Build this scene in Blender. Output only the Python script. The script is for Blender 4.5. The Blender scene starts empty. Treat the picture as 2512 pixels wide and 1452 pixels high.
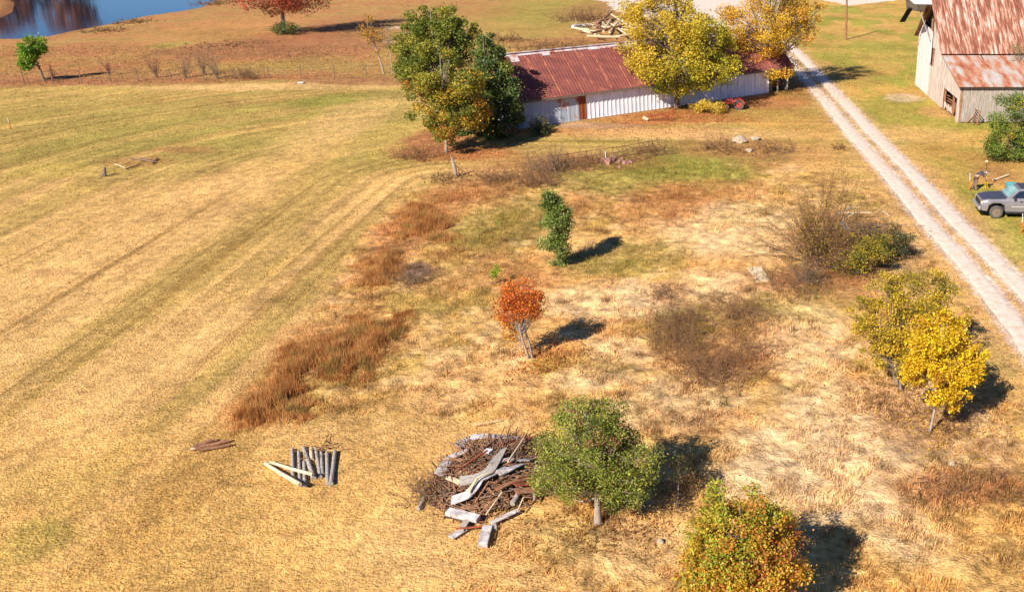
import bpy, bmesh, math, random
import numpy as np
from mathutils import Vector, Matrix
R = math.radians
random.seed(7); rng = np.random.default_rng(7)
scene = bpy.context.scene; COL = scene.collection
# ------------------------------------------------------------------ camera, sky, sun, exposure
CAMH, PITCH, FPX, PPX, PPY = 17.5, 22.3, 2350.0, 1750.0, 726.0
cam_d = bpy.data.cameras.new('camera'); cam = bpy.data.objects.new('camera', cam_d); COL.objects.link(cam)
cam.location = (0, 0, CAMH); cam.rotation_euler = (R(90 - PITCH), 0, 0)
cam_d.sensor_width = 36; cam_d.lens = 36 * FPX / 2512; cam_d.shift_x = (1256 - PPX) / 2512
cam_d.clip_start = 0.5; cam_d.clip_end = 6000
scene.camera = cam
SUN_EL, SUN_AZ = 37.0, math.atan2(-0.53, -0.848)      # direction towards the sun, from +Y clockwise
world = bpy.data.worlds.new('World'); scene.world = world; world.use_nodes = True
wn = world.node_tree.nodes; sky = wn.new('ShaderNodeTexSky'); sky.sky_type = 'NISHITA'; sky.sun_disc = False
sky.sun_elevation = R(SUN_EL); sky.sun_rotation = SUN_AZ; sky.air_density = 1.0; sky.dust_density = 0.1; sky.ozone_density = 4.0
tint = wn.new('ShaderNodeVectorMath'); tint.operation = 'MULTIPLY'; tint.inputs[1].default_value = (.55, .78, 1.15)
world.node_tree.links.new(sky.outputs[0], tint.inputs[0]); world.node_tree.links.new(tint.outputs[0], wn['Background'].inputs[0]); wn['Background'].inputs[1].default_value = 0.05
sl = bpy.data.lights.new('sun', 'SUN'); sl.energy = 5.0; sl.angle = R(0.5); sl.color = (1.0, 0.90, 0.76)
sun = bpy.data.objects.new('sun', sl); COL.objects.link(sun)
ld = Vector((0.53 * math.cos(R(SUN_EL)), 0.848 * math.cos(R(SUN_EL)), -math.sin(R(SUN_EL))))
sun.rotation_euler = ld.to_track_quat('-Z', 'Y').to_euler(); sun.location = (-20, -20, 40)
scene.view_settings.view_transform = 'Standard'; scene.view_settings.look = 'None'
scene.view_settings.exposure = 1.05; scene.view_settings.gamma = 1.0
KALB = 0.60                                            # sunlit picture value -> base colour
def lin(c, k=KALB):
    c = np.asarray(c, float) / 255.0
    return np.where(c <= 0.04045, c / 12.92, ((c + 0.055) / 1.055) ** 2.4) * k
# ------------------------------------------------------------------ noise (world coordinates, metres)
def _h(i, j, s):
    n = (i.astype(np.int64) * 374761393 + j.astype(np.int64) * 668265263 + s * 974634777) & 0xFFFFFFFF
    n = ((n ^ (n >> 13)) * 1274126177) & 0xFFFFFFFF
    return ((n ^ (n >> 16)) & 0xFFFFFF) / float(0xFFFFFF)
def vn(x, y, s=0):
    x = np.asarray(x, float); y = np.asarray(y, float)
    i = np.floor(x); j = np.floor(y); fx = x - i; fy = y - j
    fx = fx * fx * (3 - 2 * fx); fy = fy * fy * (3 - 2 * fy)
    return (_h(i, j, s) * (1 - fx) + _h(i + 1, j, s) * fx) * (1 - fy) + (_h(i, j + 1, s) * (1 - fx) + _h(i + 1, j + 1, s) * fx) * fy
def fbm(x, y, s=0, o=4):
    t = 0; a = 0.5; n = 0
    for k in range(o):
        t = t + a * vn(x * 2 ** k + 17.3 * k, y * 2 ** k - 9.1 * k, s + k); n += a; a *= 0.55
    return t / n
def sm(a, b, x):
    t = np.clip((np.asarray(x, float) - a) / (b - a), 0, 1); return t * t * (3 - 2 * t)
# ------------------------------------------------------------------ placing: picture point -> point of the ground
ct, st = math.cos(R(PITCH)), math.sin(R(PITCH))
def ray(px, py):
    dx = (px - PPX) / FPX; dy = (PPY - py) / FPX
    return np.array([dx, ct + dy * st, -st + dy * ct])
def PZ(px, py, z=0.0):
    d = ray(px, py); t = (z - CAMH) / d[2]; return np.array([d[0] * t, d[1] * t, z])
def AY(px, py, Y):
    d = ray(px, py); t = Y / d[1]; return np.array([d[0] * t, Y, CAMH + d[2] * t])
def ppm(Y, z=0): return FPX / (Y * ct + (CAMH - z) * st)
POND = [PZ(x, y, -0.45)[:2] for x, y in [(-900, 97), (-200, 99), (60, 98), (90, 96), (150, 83), (240, 66), (330, 46), (420, 33), (480, 22), (520, 4), (545, -22)]]
POND += [np.array([-90., 330.]), np.array([-150., 420.]), np.array([-420., 420.])]
POND += [PZ(x, y, -0.45)[:2] for x, y in [(-300, 5), (20, -6), (44, 8), (40, 30), (12, 44), (-200, 55), (-900, 60)]]
def polysd(x, y, poly):
    x = np.asarray(x, float); y = np.asarray(y, float)
    ins = np.zeros(x.shape, bool); d = np.full(x.shape, 1e9)
    n = len(poly)
    for k in range(n):
        ax, ay = poly[k][0], poly[k][1]; bx, by = poly[(k + 1) % n][0], poly[(k + 1) % n][1]
        ex, ey = bx - ax, by - ay
        t = np.clip(((x - ax) * ex + (y - ay) * ey) / (ex * ex + ey * ey + 1e-9), 0, 1)
        d = np.minimum(d, np.hypot(x - ax - t * ex, y - ay - t * ey))
        c = ((ay > y) != (by > y)) & (x < (bx - ax) * (y - ay) / (by - ay + 1e-12) + ax)
        ins ^= c
    return np.where(ins, d, -d)      # positive inside
def XL(Y): return 11.15 + np.interp(Y, [20, 38, 44, 55, 82, 100, 125, 150], [2.3, 2.35, 2.25, 1.5, 0.0, -1.0, -2.4, -5.5]) + 0.12 * (vn(np.asarray(Y, float) / 9, 0, 5) - .5)
def H0(x, y):
    x = np.asarray(x, float); y = np.asarray(y, float)
    h = 0.35 * (fbm(x / 26, y / 26, 3, 2) - .5)
    far = sm(125, 150, y) * 0 + 1
    if np.any((y > 115) & (x < -45)):
        sd = polysd(x, y, POND); h = h * (1 - sm(-8, 0, sd)) - 1.6 * sm(-3.0, 4.0, sd)
    return h * far
def P(px, py):
    z = 0.0
    for k in range(4):
        p = PZ(px, py, z); z = float(H0(np.array([p[0]]), np.array([p[1]]))[0])
    return np.array([p[0], p[1], z])
def gz(x, y): return float(H0(np.array([x]), np.array([y]))[0])
# ------------------------------------------------------------------ ground colours
def patch(px, py, rx, ry):
    c = PZ(px, py); m = ppm(c[1]); sd = CAMH / math.hypot(c[1], CAMH)
    return c[0], c[1], rx / m, ry / (m * sd)
FIELD, FGREEN, UFIELD, UGREEN = (234, 190, 118), (194, 164, 90), (214, 178, 102), (176, 160, 82)
TAN, PALE, BROWN, GREEN, ORNG, STRAW = (232, 186, 112), (250, 214, 158), (178, 126, 78), (164, 150, 74), (204, 144, 86), (242, 198, 130)
LGREEN, PINK, DUST = (158, 164, 68), (176, 124, 84), (243, 214, 180)
PATCHES = [  # px, py, rx, ry, colour, strength
 (2080,1130,260,110,PALE,.9),(2000,1190,200,80,PALE,.8),(2300,1080,170,90,PALE,.55),(1960,800,90,170,PALE,.55),(2130,1000,150,70,PALE,.6),
 (1640,1000,150,60,PALE,.55),(1500,740,150,40,PALE,.7),(1430,930,90,30,PALE,.55),(1500,860,70,30,PALE,.6),(1800,560,170,60,PALE,.55),(1760,700,110,35,PALE,.6),
 (2220,1320,110,70,PALE,.6),(1620,760,60,25,PALE,.5),(1560,1340,220,60,PALE,.35),(1150,1350,260,90,STRAW,.4),(1120,960,150,70,STRAW,.4),
 (1730,860,150,60,BROWN,.4),(1660,800,90,50,GREEN,.5),(1760,790,110,30,GREEN,.55),(1640,720,60,24,BROWN,.5),(1810,820,110,90,BROWN,.4),
 (1990,690,150,45,BROWN,.75),(2100,600,140,90,BROWN,.6),(1960,760,130,30,GREEN,.45),(2300,1190,170,45,ORNG,.6),(2380,1190,110,45,BROWN,.5),(2330,1130,80,20,GREEN,.35),
 (1700,1050,130,40,BROWN,.45),(2440,1120,70,35,BROWN,.4),(2260,1060,110,60,BROWN,.55),(2150,960,110,40,BROWN,.35),(1380,1330,110,60,GREEN,.35),(1560,1400,200,40,STRAW,.3),
 (1600,420,230,50,GREEN,.65),(1640,400,160,35,LGREEN,.5),(1500,440,120,30,GREEN,.6),(1720,430,90,30,LGREEN,.5),(1560,620,120,30,GREEN,.5),(1480,650,130,30,GREEN,.5),(1250,540,160,60,GREEN,.5),(1190,560,70,40,LGREEN,.3),
 (1440,600,110,40,TAN,.5),(1700,470,120,30,ORNG,.6),(1620,505,110,40,ORNG,.55),(1400,505,70,25,ORNG,.5),(1170,470,110,35,ORNG,.55),(1270,680,90,50,ORNG,.6),(1120,660,120,60,ORNG,.3),(1210,560,60,60,BROWN,.3),(1040,540,70,70,ORNG,.8),(930,650,50,60,ORNG,.7),
 (1230,430,110,25,BROWN,.6),(1420,400,180,20,BROWN,.7),(1780,360,130,25,BROWN,.55),(1900,380,100,30,BROWN,.45),(1100,620,60,60,GREEN,.4),(1010,665,50,18,(140,112,100),.7),
 (810,850,130,60,ORNG,.7),(660,970,60,60,ORNG,.8),(900,960,70,40,BROWN,.3),(760,1010,120,25,GREEN,.25),(900,720,70,30,GREEN,.4),(1090,760,90,40,GREEN,.3),(1030,1000,110,25,BROWN,.25),(1400,900,120,25,GREEN,.3),
 (1130,380,130,16,(200,130,80),.8),(1060,350,70,30,(190,125,85),.8),(1500,325,250,10,(214,146,84),.6),(1640,290,180,16,(204,138,84),.75),(1870,250,110,16,(204,140,88),.75),(1960,215,60,25,(150,110,70),.5),(1450,312,110,7,(226,180,150),.5),
 (1700,330,260,14,STRAW,.6),(1950,300,120,30,(215,165,90),.5),(2010,380,60,60,(222,170,100),.5),
 (60,300,260,60,UGREEN,.35),(900,260,170,40,UGREEN,.4),(400,290,200,35,UGREEN,.4),(790,250,60,14,LGREEN,.45),(650,215,260,8,STRAW,.7),(250,200,330,9,PINK,.7),(900,200,190,10,PINK,.7),(60,205,120,10,PINK,.5),(860,300,90,60,STRAW,.4),(1000,300,60,60,(190,175,90),.4),
 (460,372,80,8,BROWN,.55),(340,400,70,12,BROWN,.45),(120,670,60,10,PINK,.3),(170,420,120,16,(205,180,90),.4),(430,500,200,60,FIELD,.3),
 (330,165,330,20,BROWN,.35),(560,120,180,22,PINK,.65),(760,110,190,25,PINK,.75),(470,90,120,25,(196,155,88),.5),(200,120,140,14,PINK,.45),(610,60,130,22,(205,150,90),.6),(830,70,120,30,PINK,.5),(700,165,250,10,(190,165,88),.5),(420,110,40,8,UGREEN,.7),(1260,60,180,70,(186,164,84),.6),(1370,20,120,30,LGREEN,.4),(930,600,40,50,ORNG,.5),(870,740,70,30,ORNG,.4),(1360,105,130,9,BROWN,.7),(1210,30,70,12,BROWN,.35),(910,200,160,8,PINK,.5),(975,68,22,4,DUST,.7),(1450,25,80,20,PINK,.5),
 (2300,280,200,35,LGREEN,.6),(2180,200,90,16,LGREEN,.35),(2190,245,70,10,LGREEN,.35),(2100,180,60,12,BROWN,.5),(2220,240,40,9,DUST,.6),(2320,275,60,14,(222,170,110),.7),(2250,330,110,18,STRAW,.35),(2360,420,120,30,(215,165,95),.4),(2440,430,60,20,PINK,.5),(2460,590,100,50,LGREEN,.4),(2160,130,120,30,(185,170,80),.5),(2160,65,25,5,(225,170,110),.5),(2480,640,60,40,LGREEN,.4),(2230,700,80,60,STRAW,.4),(2260,560,90,40,STRAW,.35),(2420,880,90,60,GREEN,.35),(2480,960,60,30,TAN,.5),
 (60,1320,90,50,(120,130,50),.4),(150,1180,120,60,UGREEN,.25),(960,100,16,5,DUST,.3),
]
PGE = [(patch(*p[:4]), lin(p[4]), p[5]) for p in PATCHES]
def poly_px(pts, dy=0): return [PZ(x, y + dy)[:2] for x, y in pts]
BROOM = [poly_px([(565,1052),(640,960),(700,885),(850,800),(985,772),(992,812),(910,890),(860,925),(760,925),(742,975),(725,1010),(610,1045)]),
         poly_px([(880,700),(945,612),(985,640),(972,676),(950,700)]), poly_px([(985,566),(1005,510),(1060,500),(1110,560),(1090,590),(1010,585)])]
FIELD_EDGE = -18.3
def zone(x, y):
    """masks: block (rough, unmown), lawn right of the road, beyond the old fence"""
    w = 1.2 * (fbm(x / 5, y / 5, 41, 3) - .5) * 2
    bx = x + w; by = y + w
    ytop = np.interp(x, [-19, -10, 0, 6, 12], [62, 66, 70, 68, 60])
    xleft = np.interp(y, [18, 30, 38, 60], [-40, -17.5, -18.3, -20.2])
    block = np.clip(sm(-9, -4, bx + (by - 26) * .25) + sm(29.5, 31.5, by), 0, 1) * sm(0, .8, bx - xleft) * sm(0, 1.6, ytop - by) * sm(0, 1.0, XL(y) - 1.2 - bx)
    lawn = sm(0, 2, bx - XL(y) - 2.6)
    yf = np.interp(x, [-90, -60, -38, -25], [98, 100, 104, 108])
    beyond = sm(0, 1.5, by - yf) * sm(0, 5, XL(y) + 2 - bx)
    return block, lawn, beyond
def ground_colour(x, y):
    x = np.asarray(x, float); y = np.asarray(y, float)
    block, lawn, beyond = zone(x, y)
    s = np.hypot(np.maximum(FIELD_EDGE - x, 0), np.maximum(y - 63, 0))          # mowing runs round the block
    al = np.where(x < FIELD_EDGE, y, x)
    st1 = fbm(s / 1.9 + .5 * fbm(x / 14, y / 14, 6, 2), al / 60, 11, 4); st2 = fbm(s / .5, al / 22, 12, 4)
    big = fbm(x / 17, y / 17, 13, 4); mid = fbm(x / 3.5, y / 3.5, 14, 4); fin = fbm(x / .5, y / .5, 15, 3)
    g = sm(.45, .62, .7 * st1 + .3 * big); up = sm(60, 74, y)
    c = (1 - up)[..., None] * lin(FIELD) + up[..., None] * lin(UFIELD)
    gc = (1 - up)[..., None] * lin(FGREEN) + up[..., None] * lin(UGREEN)
    m = np.clip(g * .8 + .25 * up * mid, 0, 1)[..., None]; c = c * (1 - m) + gc * m
    k = (sm(.60, .72, fbm(s / .42 + .3 * fbm(x / 9, y / 9, 7, 2), al / 45, 16, 3)) * sm(.35, .6, fbm(s / 3.1, al / 25, 17, 2)) * .5 * (1 - block) * (1 - lawn) * (1 - beyond) * sm(29, 33, y + (x < -16) * 9))[..., None]; c = c * (1 - k) + lin((158, 122, 62)) * k
    c = c * (1 + .6 * (st2 - .5) * (1 - block) * (1 - lawn))[..., None]
    # far pasture, rough block, right-hand lawn
    m = beyond[..., None]; b = lin((197, 156, 92)) * (1 - sm(.45, .65, mid)[..., None]) + lin((186, 134, 84)) * sm(.45, .65, mid)[..., None]
    c = c * (1 - m) + b * m
    r = lin(TAN)[None] + 0 * c
    k = (sm(.5, .68, mid) * .5)[..., None]; r = r * (1 - k) + lin((205, 150, 88)) * k
    k = (sm(.53, .66, fbm(x / 2.2, y / 2.2, 19, 4)) * .55)[..., None]; r = r * (1 - k) + lin((196, 168, 82)) * k
    k = (sm(.52, .7, fbm(x / 1.4, y / 1.4, 23, 4)) * .6)[..., None]; r = r * (1 - k) + lin((248, 206, 142)) * k
    m = block[..., None]; c = c * (1 - m) + r * m
    k = sm(.42, .62, fbm(x / 4, y / 6, 27, 4))[..., None]; l = lin((212, 172, 92)) * (1 - k) + lin((176, 166, 74)) * k
    m = lawn[..., None]; c = c * (1 - m) + l * m
    # foreground straw around the burn pile
    m = (sm(34, 26, y) * .6)[..., None]; c = c * (1 - m) + lin((232, 184, 104)) * m
    wx = 2.4 * (fbm(x / 2.6, y / 2.6, 31, 4) - .5); wy = 2.4 * (fbm(x / 2.6, y / 2.6, 35, 4) - .5); tex = .55 + .9 * fbm(x / .9, y / .9, 37, 3)
    for (cx, cy, rx, ry), col, a in PGE:
        q = ((x + wx * min(1, rx / 2) - cx) / rx) ** 2 + ((y + wy * min(1, ry / 3) - cy) / ry) ** 2
        near = q < 4
        if not near.any(): continue
        mm = np.zeros_like(x); mm[near] = np.clip(a * sm(2.2, .25, q[near]) * tex[near], 0, 1)
        c = c * (1 - mm[..., None]) + col * mm[..., None]
    # dusty verges of the track
    u = x - XL(y); m = (.55 * sm(1.6, .3, np.abs(u - .9) - 1.2) * (1 - .6 * sm(.4, .6, mid)))[..., None]
    c = c * (1 - m) + lin((232, 186, 122)) * m
    dt = np.minimum(np.abs(u), np.abs(u - 1.75)); m = (np.clip(sm(.95, .5, dt + .5 * (fbm(x / .35, y / .35, 93, 3) - .5)), 0, 1) * .85 * sm(160, 140, y))[..., None]; c = c * (1 - m) + lin((240, 218, 196)) * m
    sdp = polysd(x, y, POND) if np.any(y > 110) else np.full_like(x, -99.)
    m = (.75 * sm(-4.5, -.3, sdp + 2 * (mid - .5)))[..., None]; c = c * (1 - m) + lin((168, 112, 74)) * m
    c = c * (1 + (.55 + .6 * block) * (fin - .5) + .3 * (mid - .5) * 2)[..., None]; k = (sm(.6, .74, fbm(x / .33, y / .33, 91, 3)) * (.14 + .4 * block))[..., None]; c = c * (1 - k) + c * np.array([.55, .5, .45]) * k
    return np.clip(c * np.array([1.03, 1.01, 1.1]), .004, .9)
# ------------------------------------------------------------------ materials
MATS = {}
def newmat(name):
    m = bpy.data.materials.new(name); m.use_nodes = True; return m, m.node_tree.nodes, m.node_tree.links
def attr_mat(name, rough=.9, var=.25, nscale=3.0, bump=0.0, bscale=20, transl=0.0, spec=.2):
    m, n, l = newmat(name); b = n['Principled BSDF']; b.inputs['Roughness'].default_value = rough; b.inputs['Specular IOR Level'].default_value = spec
    a = n.new('ShaderNodeAttribute'); a.attribute_name = 'Col'
    tc = n.new('ShaderNodeTexCoord'); no = n.new('ShaderNodeTexNoise'); no.inputs['Scale'].default_value = nscale; no.inputs['Detail'].default_value = 6; no.inputs['Roughness'].default_value = .65
    l.new(tc.outputs['Object'], no.inputs['Vector'])
    mr = n.new('ShaderNodeMapRange'); mr.inputs['From Min'].default_value = .3; mr.inputs['From Max'].default_value = .7; mr.inputs['To Min'].default_value = 1 - var; mr.inputs['To Max'].default_value = 1 + var
    l.new(no.outputs[0], mr.inputs[0]); vm = n.new('ShaderNodeVectorMath'); vm.operation = 'MULTIPLY'
    l.new(a.outputs['Color'], vm.inputs[0]); l.new(mr.outputs[0], vm.inputs[1]); l.new(vm.outputs[0], b.inputs['Base Color'])
    if bump:
        n2 = n.new('ShaderNodeTexNoise'); n2.inputs['Scale'].default_value = bscale; n2.inputs['Detail'].default_value = 5; l.new(tc.outputs['Object'], n2.inputs['Vector'])
        bp = n.new('ShaderNodeBump'); bp.inputs['Strength'].default_value = bump; bp.inputs['Distance'].default_value = .1
        l.new(n2.outputs[0], bp.inputs['Height']); l.new(bp.outputs[0], b.inputs['Normal'])
    if transl:
        t = n.new('ShaderNodeBsdfTranslucent'); l.new(vm.outputs[0], t.inputs[0]); mx = n.new('ShaderNodeMixShader'); mx.inputs[0].default_value = transl
        l.new(b.outputs[0], mx.inputs[1]); l.new(t.outputs[0], mx.inputs[2]); l.new(mx.outputs[0], n['Material Output'].inputs[0])
    MATS[name] = m; return m
def ramp_mat(name, stops, scale=(1, 1, 1), nscale=1.0, detail=6, rough=.8, metal=0.0, bump=.0, bscale=(8, 8, 8), nrough=.6, spec=.3, coord='Object', dist=0.0, k=KALB):
    m, n, l = newmat(name); b = n['Principled BSDF']; b.inputs['Roughness'].default_value = rough; b.inputs['Metallic'].default_value = metal; b.inputs['Specular IOR Level'].default_value = spec
    tc = n.new('ShaderNodeTexCoord'); mp = n.new('ShaderNodeMapping'); mp.inputs['Scale'].default_value = scale; l.new(tc.outputs[coord], mp.inputs[0])
    no = n.new('ShaderNodeTexNoise'); no.inputs['Scale'].default_value = nscale; no.inputs['Detail'].default_value = detail; no.inputs['Roughness'].default_value = nrough; no.inputs['Distortion'].default_value = dist
    l.new(mp.outputs[0], no.inputs['Vector']); r = n.new('ShaderNodeValToRGB'); l.new(no.outputs[0], r.inputs[0])
    e = r.color_ramp.elements
    while len(e) < len(stops): e.new(.5)
    for q, (p, c) in zip(e, stops): q.position = p; cc = lin(c, k); q.color = (cc[0], cc[1], cc[2], 1)
    l.new(r.outputs[0], b.inputs['Base Color'])
    if bump:
        m2 = n.new('ShaderNodeMapping'); m2.inputs['Scale'].default_value = bscale; l.new(tc.outputs[coord], m2.inputs[0]); n2 = n.new('ShaderNodeTexNoise'); n2.inputs['Scale'].default_value = 1; n2.inputs['Detail'].default_value = 4
        l.new(m2.outputs[0], n2.inputs['Vector']); bp = n.new('ShaderNodeBump'); bp.inputs['Strength'].default_value = bump; bp.inputs['Distance'].default_value = .05
        l.new(n2.outputs[0], bp.inputs['Height']); l.new(bp.outputs[0], b.inputs['Normal'])
    MATS[name] = m; return m
G_GROUND = attr_mat('ground_grass', .95, .38, 4.0, .9, 12, 0, .05)
G_BLADE = attr_mat('grass_blades', .8, .2, 2.0, 0, 20, .45, .1)
G_LEAF = attr_mat('leaves', .55, .12, 2.0, 0, 20, .35, .35)
G_BARK = ramp_mat('bark', [(.3, (96, 78, 66)), (.7, (170, 150, 132))], (4, 4, 1), 3, rough=.95)
G_PBARK = ramp_mat('pale_bark', [(.3, (140, 122, 108)), (.7, (215, 200, 185))], (4, 4, 1), 3, rough=.9)
G_TWIG = ramp_mat('twigs', [(.3, (130, 92, 68)), (.7, (176, 134, 100))], (1, 1, 1), 2, rough=.95)
G_GTWIG = ramp_mat('grey_twigs', [(.3, (120, 98, 84)), (.7, (168, 142, 120))], (1, 1, 1), 2, rough=.95)
G_GRAVEL = ramp_mat('gravel', [(.25, (214, 186, 160)), (.5, (240, 222, 205)), (.8, (254, 244, 234))], (1, 1, 1), 2.2, 8, rough=.95, bump=.5, bscale=(15, 15, 15), nrough=.7)
G_GWOOD = ramp_mat('grey_wood', [(.3, (138, 128, 120)), (.55, (188, 180, 172)), (.8, (222, 214, 208))], (6, 6, 1.2), 2.5, rough=.9)
G_PWOOD = ramp_mat('pale_wood', [(.3, (222, 196, 150)), (.7, (250, 232, 200))], (2, 2, 2), 2.5, rough=.85)
G_BWOOD = ramp_mat('brown_wood', [(.3, (116, 78, 60)), (.7, (204, 146, 110))], (3, 3, 3), 2.5, rough=.9)
G_SIDING = ramp_mat('weathered_white_board', [(.32, (128, 118, 114)), (.5, (188, 182, 182)), (.75, (226, 222, 222))], (2, 2, 2), 2.2, 7, rough=.75, bump=.3, k=.8)
G_RUST = ramp_mat('rust', [(.3, (120, 56, 36)), (.7, (196, 104, 62))], (3, 3, 3), 2.5, rough=.9)
G_DARK = ramp_mat('barn_painted_shade', [(.3, (26, 24, 24)), (.7, (44, 40, 40))], rough=.9)  # near-black colour that stands for shade inside the barn and under its hood
G_ROCK = ramp_mat('limestone', [(.3, (166, 146, 120)), (.7, (222, 202, 176))], (3, 3, 3), 2, rough=.9, bump=.6)
def solid(name, c, rough=.5, metal=0.0, spec=.5, var=8):
    c = np.array(c, float); return ramp_mat(name, [(.3, tuple(np.clip(c - var, 0, 255))), (.7, tuple(np.clip(c + var, 0, 255)))], nscale=4, rough=rough, metal=metal, spec=spec)
# ------------------------------------------------------------------ object helpers
def tag(o, label=None, cat=None, group=None, kind=None):
    if label: o['label'] = label
    if cat: o['category'] = cat
    if group: o['group'] = group
    if kind: o['kind'] = kind
    return o
def empty(name, loc, label, cat, group=None, rz=0):
    o = bpy.data.objects.new(name, None); COL.objects.link(o); o.location = [float(v) for v in loc]; o.rotation_euler = (0, 0, rz); o.empty_display_size = .3
    return tag(o, label, cat, group)
def mesh_np(name, V, F, mat, parent=None, C=None, smooth=False, loc=None):
    V = np.ascontiguousarray(V, np.float32); F = np.ascontiguousarray(F, np.int32); k = F.shape[1]
    me = bpy.data.meshes.new(name); me.vertices.add(len(V)); me.vertices.foreach_set('co', V.ravel())
    me.loops.add(F.size); me.loops.foreach_set('vertex_index', F.ravel()); me.polygons.add(len(F))
    me.polygons.foreach_set('loop_start', np.arange(0, F.size, k, dtype=np.int32))
    try: me.polygons.foreach_set('loop_total', np.full(len(F), k, np.int32))
    except Exception: pass
    if smooth: me.polygons.foreach_set('use_smooth', np.ones(len(F), bool))
    me.update(calc_edges=True)
    if C is not None:
        a = me.attributes.new('Col', 'FLOAT_COLOR', 'POINT'); a.data.foreach_set('color', np.concatenate([C, np.ones((len(C), 1))], 1).astype(np.float32).ravel())
    me.materials.append(mat); o = bpy.data.objects.new(name, me); COL.objects.link(o)
    if parent: o.parent = parent
    if loc is not None: o.location = [float(v) for v in loc]
    return o
class MB:
    def __init__(s): s.v = []; s.f = []
    def add(s, vs, fs):
        b = len(s.v); s.v += [tuple(float(c) for c in v) for v in vs]; s.f += [tuple(b + i for i in f) for f in fs]
    def box(s, c, size, rot=None):
        x, y, z = [d / 2 for d in size]; vs = [Vector(p) for p in [(-x,-y,-z),(x,-y,-z),(x,y,-z),(-x,y,-z),(-x,-y,z),(x,-y,z),(x,y,z),(-x,y,z)]]
        if rot is not None: vs = [rot @ v for v in vs]
        s.add([v + Vector([float(q) for q in c]) for v in vs], [(0,3,2,1),(4,5,6,7),(0,1,5,4),(1,2,6,5),(2,3,7,6),(3,0,4,7)])
    def beam(s, a, b, w, t, up=(0, 0, 1)):
        a = Vector([float(q) for q in a]); b = Vector([float(q) for q in b]); d = b - a; L = d.length; d.normalize(); u = Vector(up); sx = d.cross(u)
        if sx.length < 1e-4: sx = d.cross(Vector((1, 0, 0)))
        sx.normalize(); u = sx.cross(d); M = Matrix((d, sx, u)).transposed(); s.box((a + b) / 2, (L, w, t), M)
    def tube(s, pts, rad, n=8, cap=True):
        pts = [Vector([float(q) for q in p]) for p in pts]; b0 = len(s.v); vs = []
        for i, p in enumerate(pts):
            d = (pts[min(i + 1, len(pts) - 1)] - pts[max(i - 1, 0)]).normalized(); a = d.cross(Vector((0, 0, 1)))
            if a.length < .1: a = d.cross(Vector((1, 0, 0)))
            a.normalize(); c = d.cross(a); r = rad[i] if hasattr(rad, '__len__') else rad
            vs += [p + a * r * math.cos(2 * math.pi * k / n) + c * r * math.sin(2 * math.pi * k / n) for k in range(n)]
        fs = [(i * n + k, i * n + (k + 1) % n, (i + 1) * n + (k + 1) % n, (i + 1) * n + k) for i in range(len(pts) - 1) for k in range(n)]
        if cap: fs += [tuple(range(n - 1, -1, -1)), tuple((len(pts) - 1) * n + k for k in range(n))]
        s.add(vs, fs)
    def prism(s, poly, axis_vec, flip=False):
        n = len(poly); a = [Vector([float(q) for q in p]) for p in poly]; v = Vector([float(q) for q in axis_vec]); s.add(a + [p + v for p in a], [tuple(range(n))[::-1], tuple(range(n, 2 * n))] + [(i, (i + 1) % n, n + (i + 1) % n, n + i) for i in range(n)])
    def build(s, name, mat, parent=None, bevel=0, loc=None, smooth=False):
        me = bpy.data.meshes.new(name); me.from_pydata(s.v, [], s.f); bm = bmesh.new(); bm.from_mesh(me); bmesh.ops.recalc_face_normals(bm, faces=bm.faces)
        bm.to_mesh(me); bm.free(); me.materials.append(mat); o = bpy.data.objects.new(name, me); COL.objects.link(o)
        if smooth:
            for p in me.polygons: p.use_smooth = True
        if parent: o.parent = parent
        if loc is not None: o.location = [float(v) for v in loc]
        if bevel: md = o.modifiers.new('bevel', 'BEVEL'); md.width = bevel; md.segments = 2; md.limit_method = 'ANGLE'
        return o
def segs_mesh(S, n=4):
    """S: rows (x0,y0,z0,x1,y1,z1,r0,r1) -> verts, quads"""
    S = np.asarray(S, float); a = S[:, :3]; b = S[:, 3:6]; d = b - a; d /= np.linalg.norm(d, axis=1, keepdims=True) + 1e-9
    ref = np.where(np.abs(d[:, 2:3]) > .9, np.array([[1., 0, 0]]), np.array([[0, 0, 1.]])); u = np.cross(d, ref); u /= np.linalg.norm(u, axis=1, keepdims=True) + 1e-9; w = np.cross(d, u)
    V = np.zeros((len(S), 2 * n, 3))
    for k in range(n):
        c, s_ = math.cos(2 * math.pi * k / n), math.sin(2 * math.pi * k / n); o = u * c + w * s_
        V[:, k] = a + o * S[:, 6:7]; V[:, n + k] = b + o * S[:, 7:8]
    f = np.array([[k, (k + 1) % n, n + (k + 1) % n, n + k] for k in range(n)]); F = (f[None] + (np.arange(len(S)) * 2 * n)[:, None, None]).reshape(-1, 4)
    return V.reshape(-1, 3), F
def leaf_mesh(Cn, size, col, flat=0.0, aspect=.62):
    """folded four-cornered leaves at centres Cn"""
    N = len(Cn); d = rng.normal(size=(N, 3)); d[:, 2] *= (1 - flat); d /= np.linalg.norm(d, axis=1, keepdims=True)
    e = rng.normal(size=(N, 3)); e = np.cross(d, e); e /= np.linalg.norm(e, axis=1, keepdims=True); nrm = np.cross(d, e)
    s = (size * rng.uniform(.6, 1.35, N))[:, None]
    V = np.stack([Cn - d * s * .5, Cn + e * s * aspect * .5 + nrm * s * .12, Cn + d * s * .5, Cn - e * s * aspect * .5 + nrm * s * .12], 1).reshape(-1, 3)
    return V, np.arange(N * 4).reshape(-1, 4), np.repeat(col, 4, 0)
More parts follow.
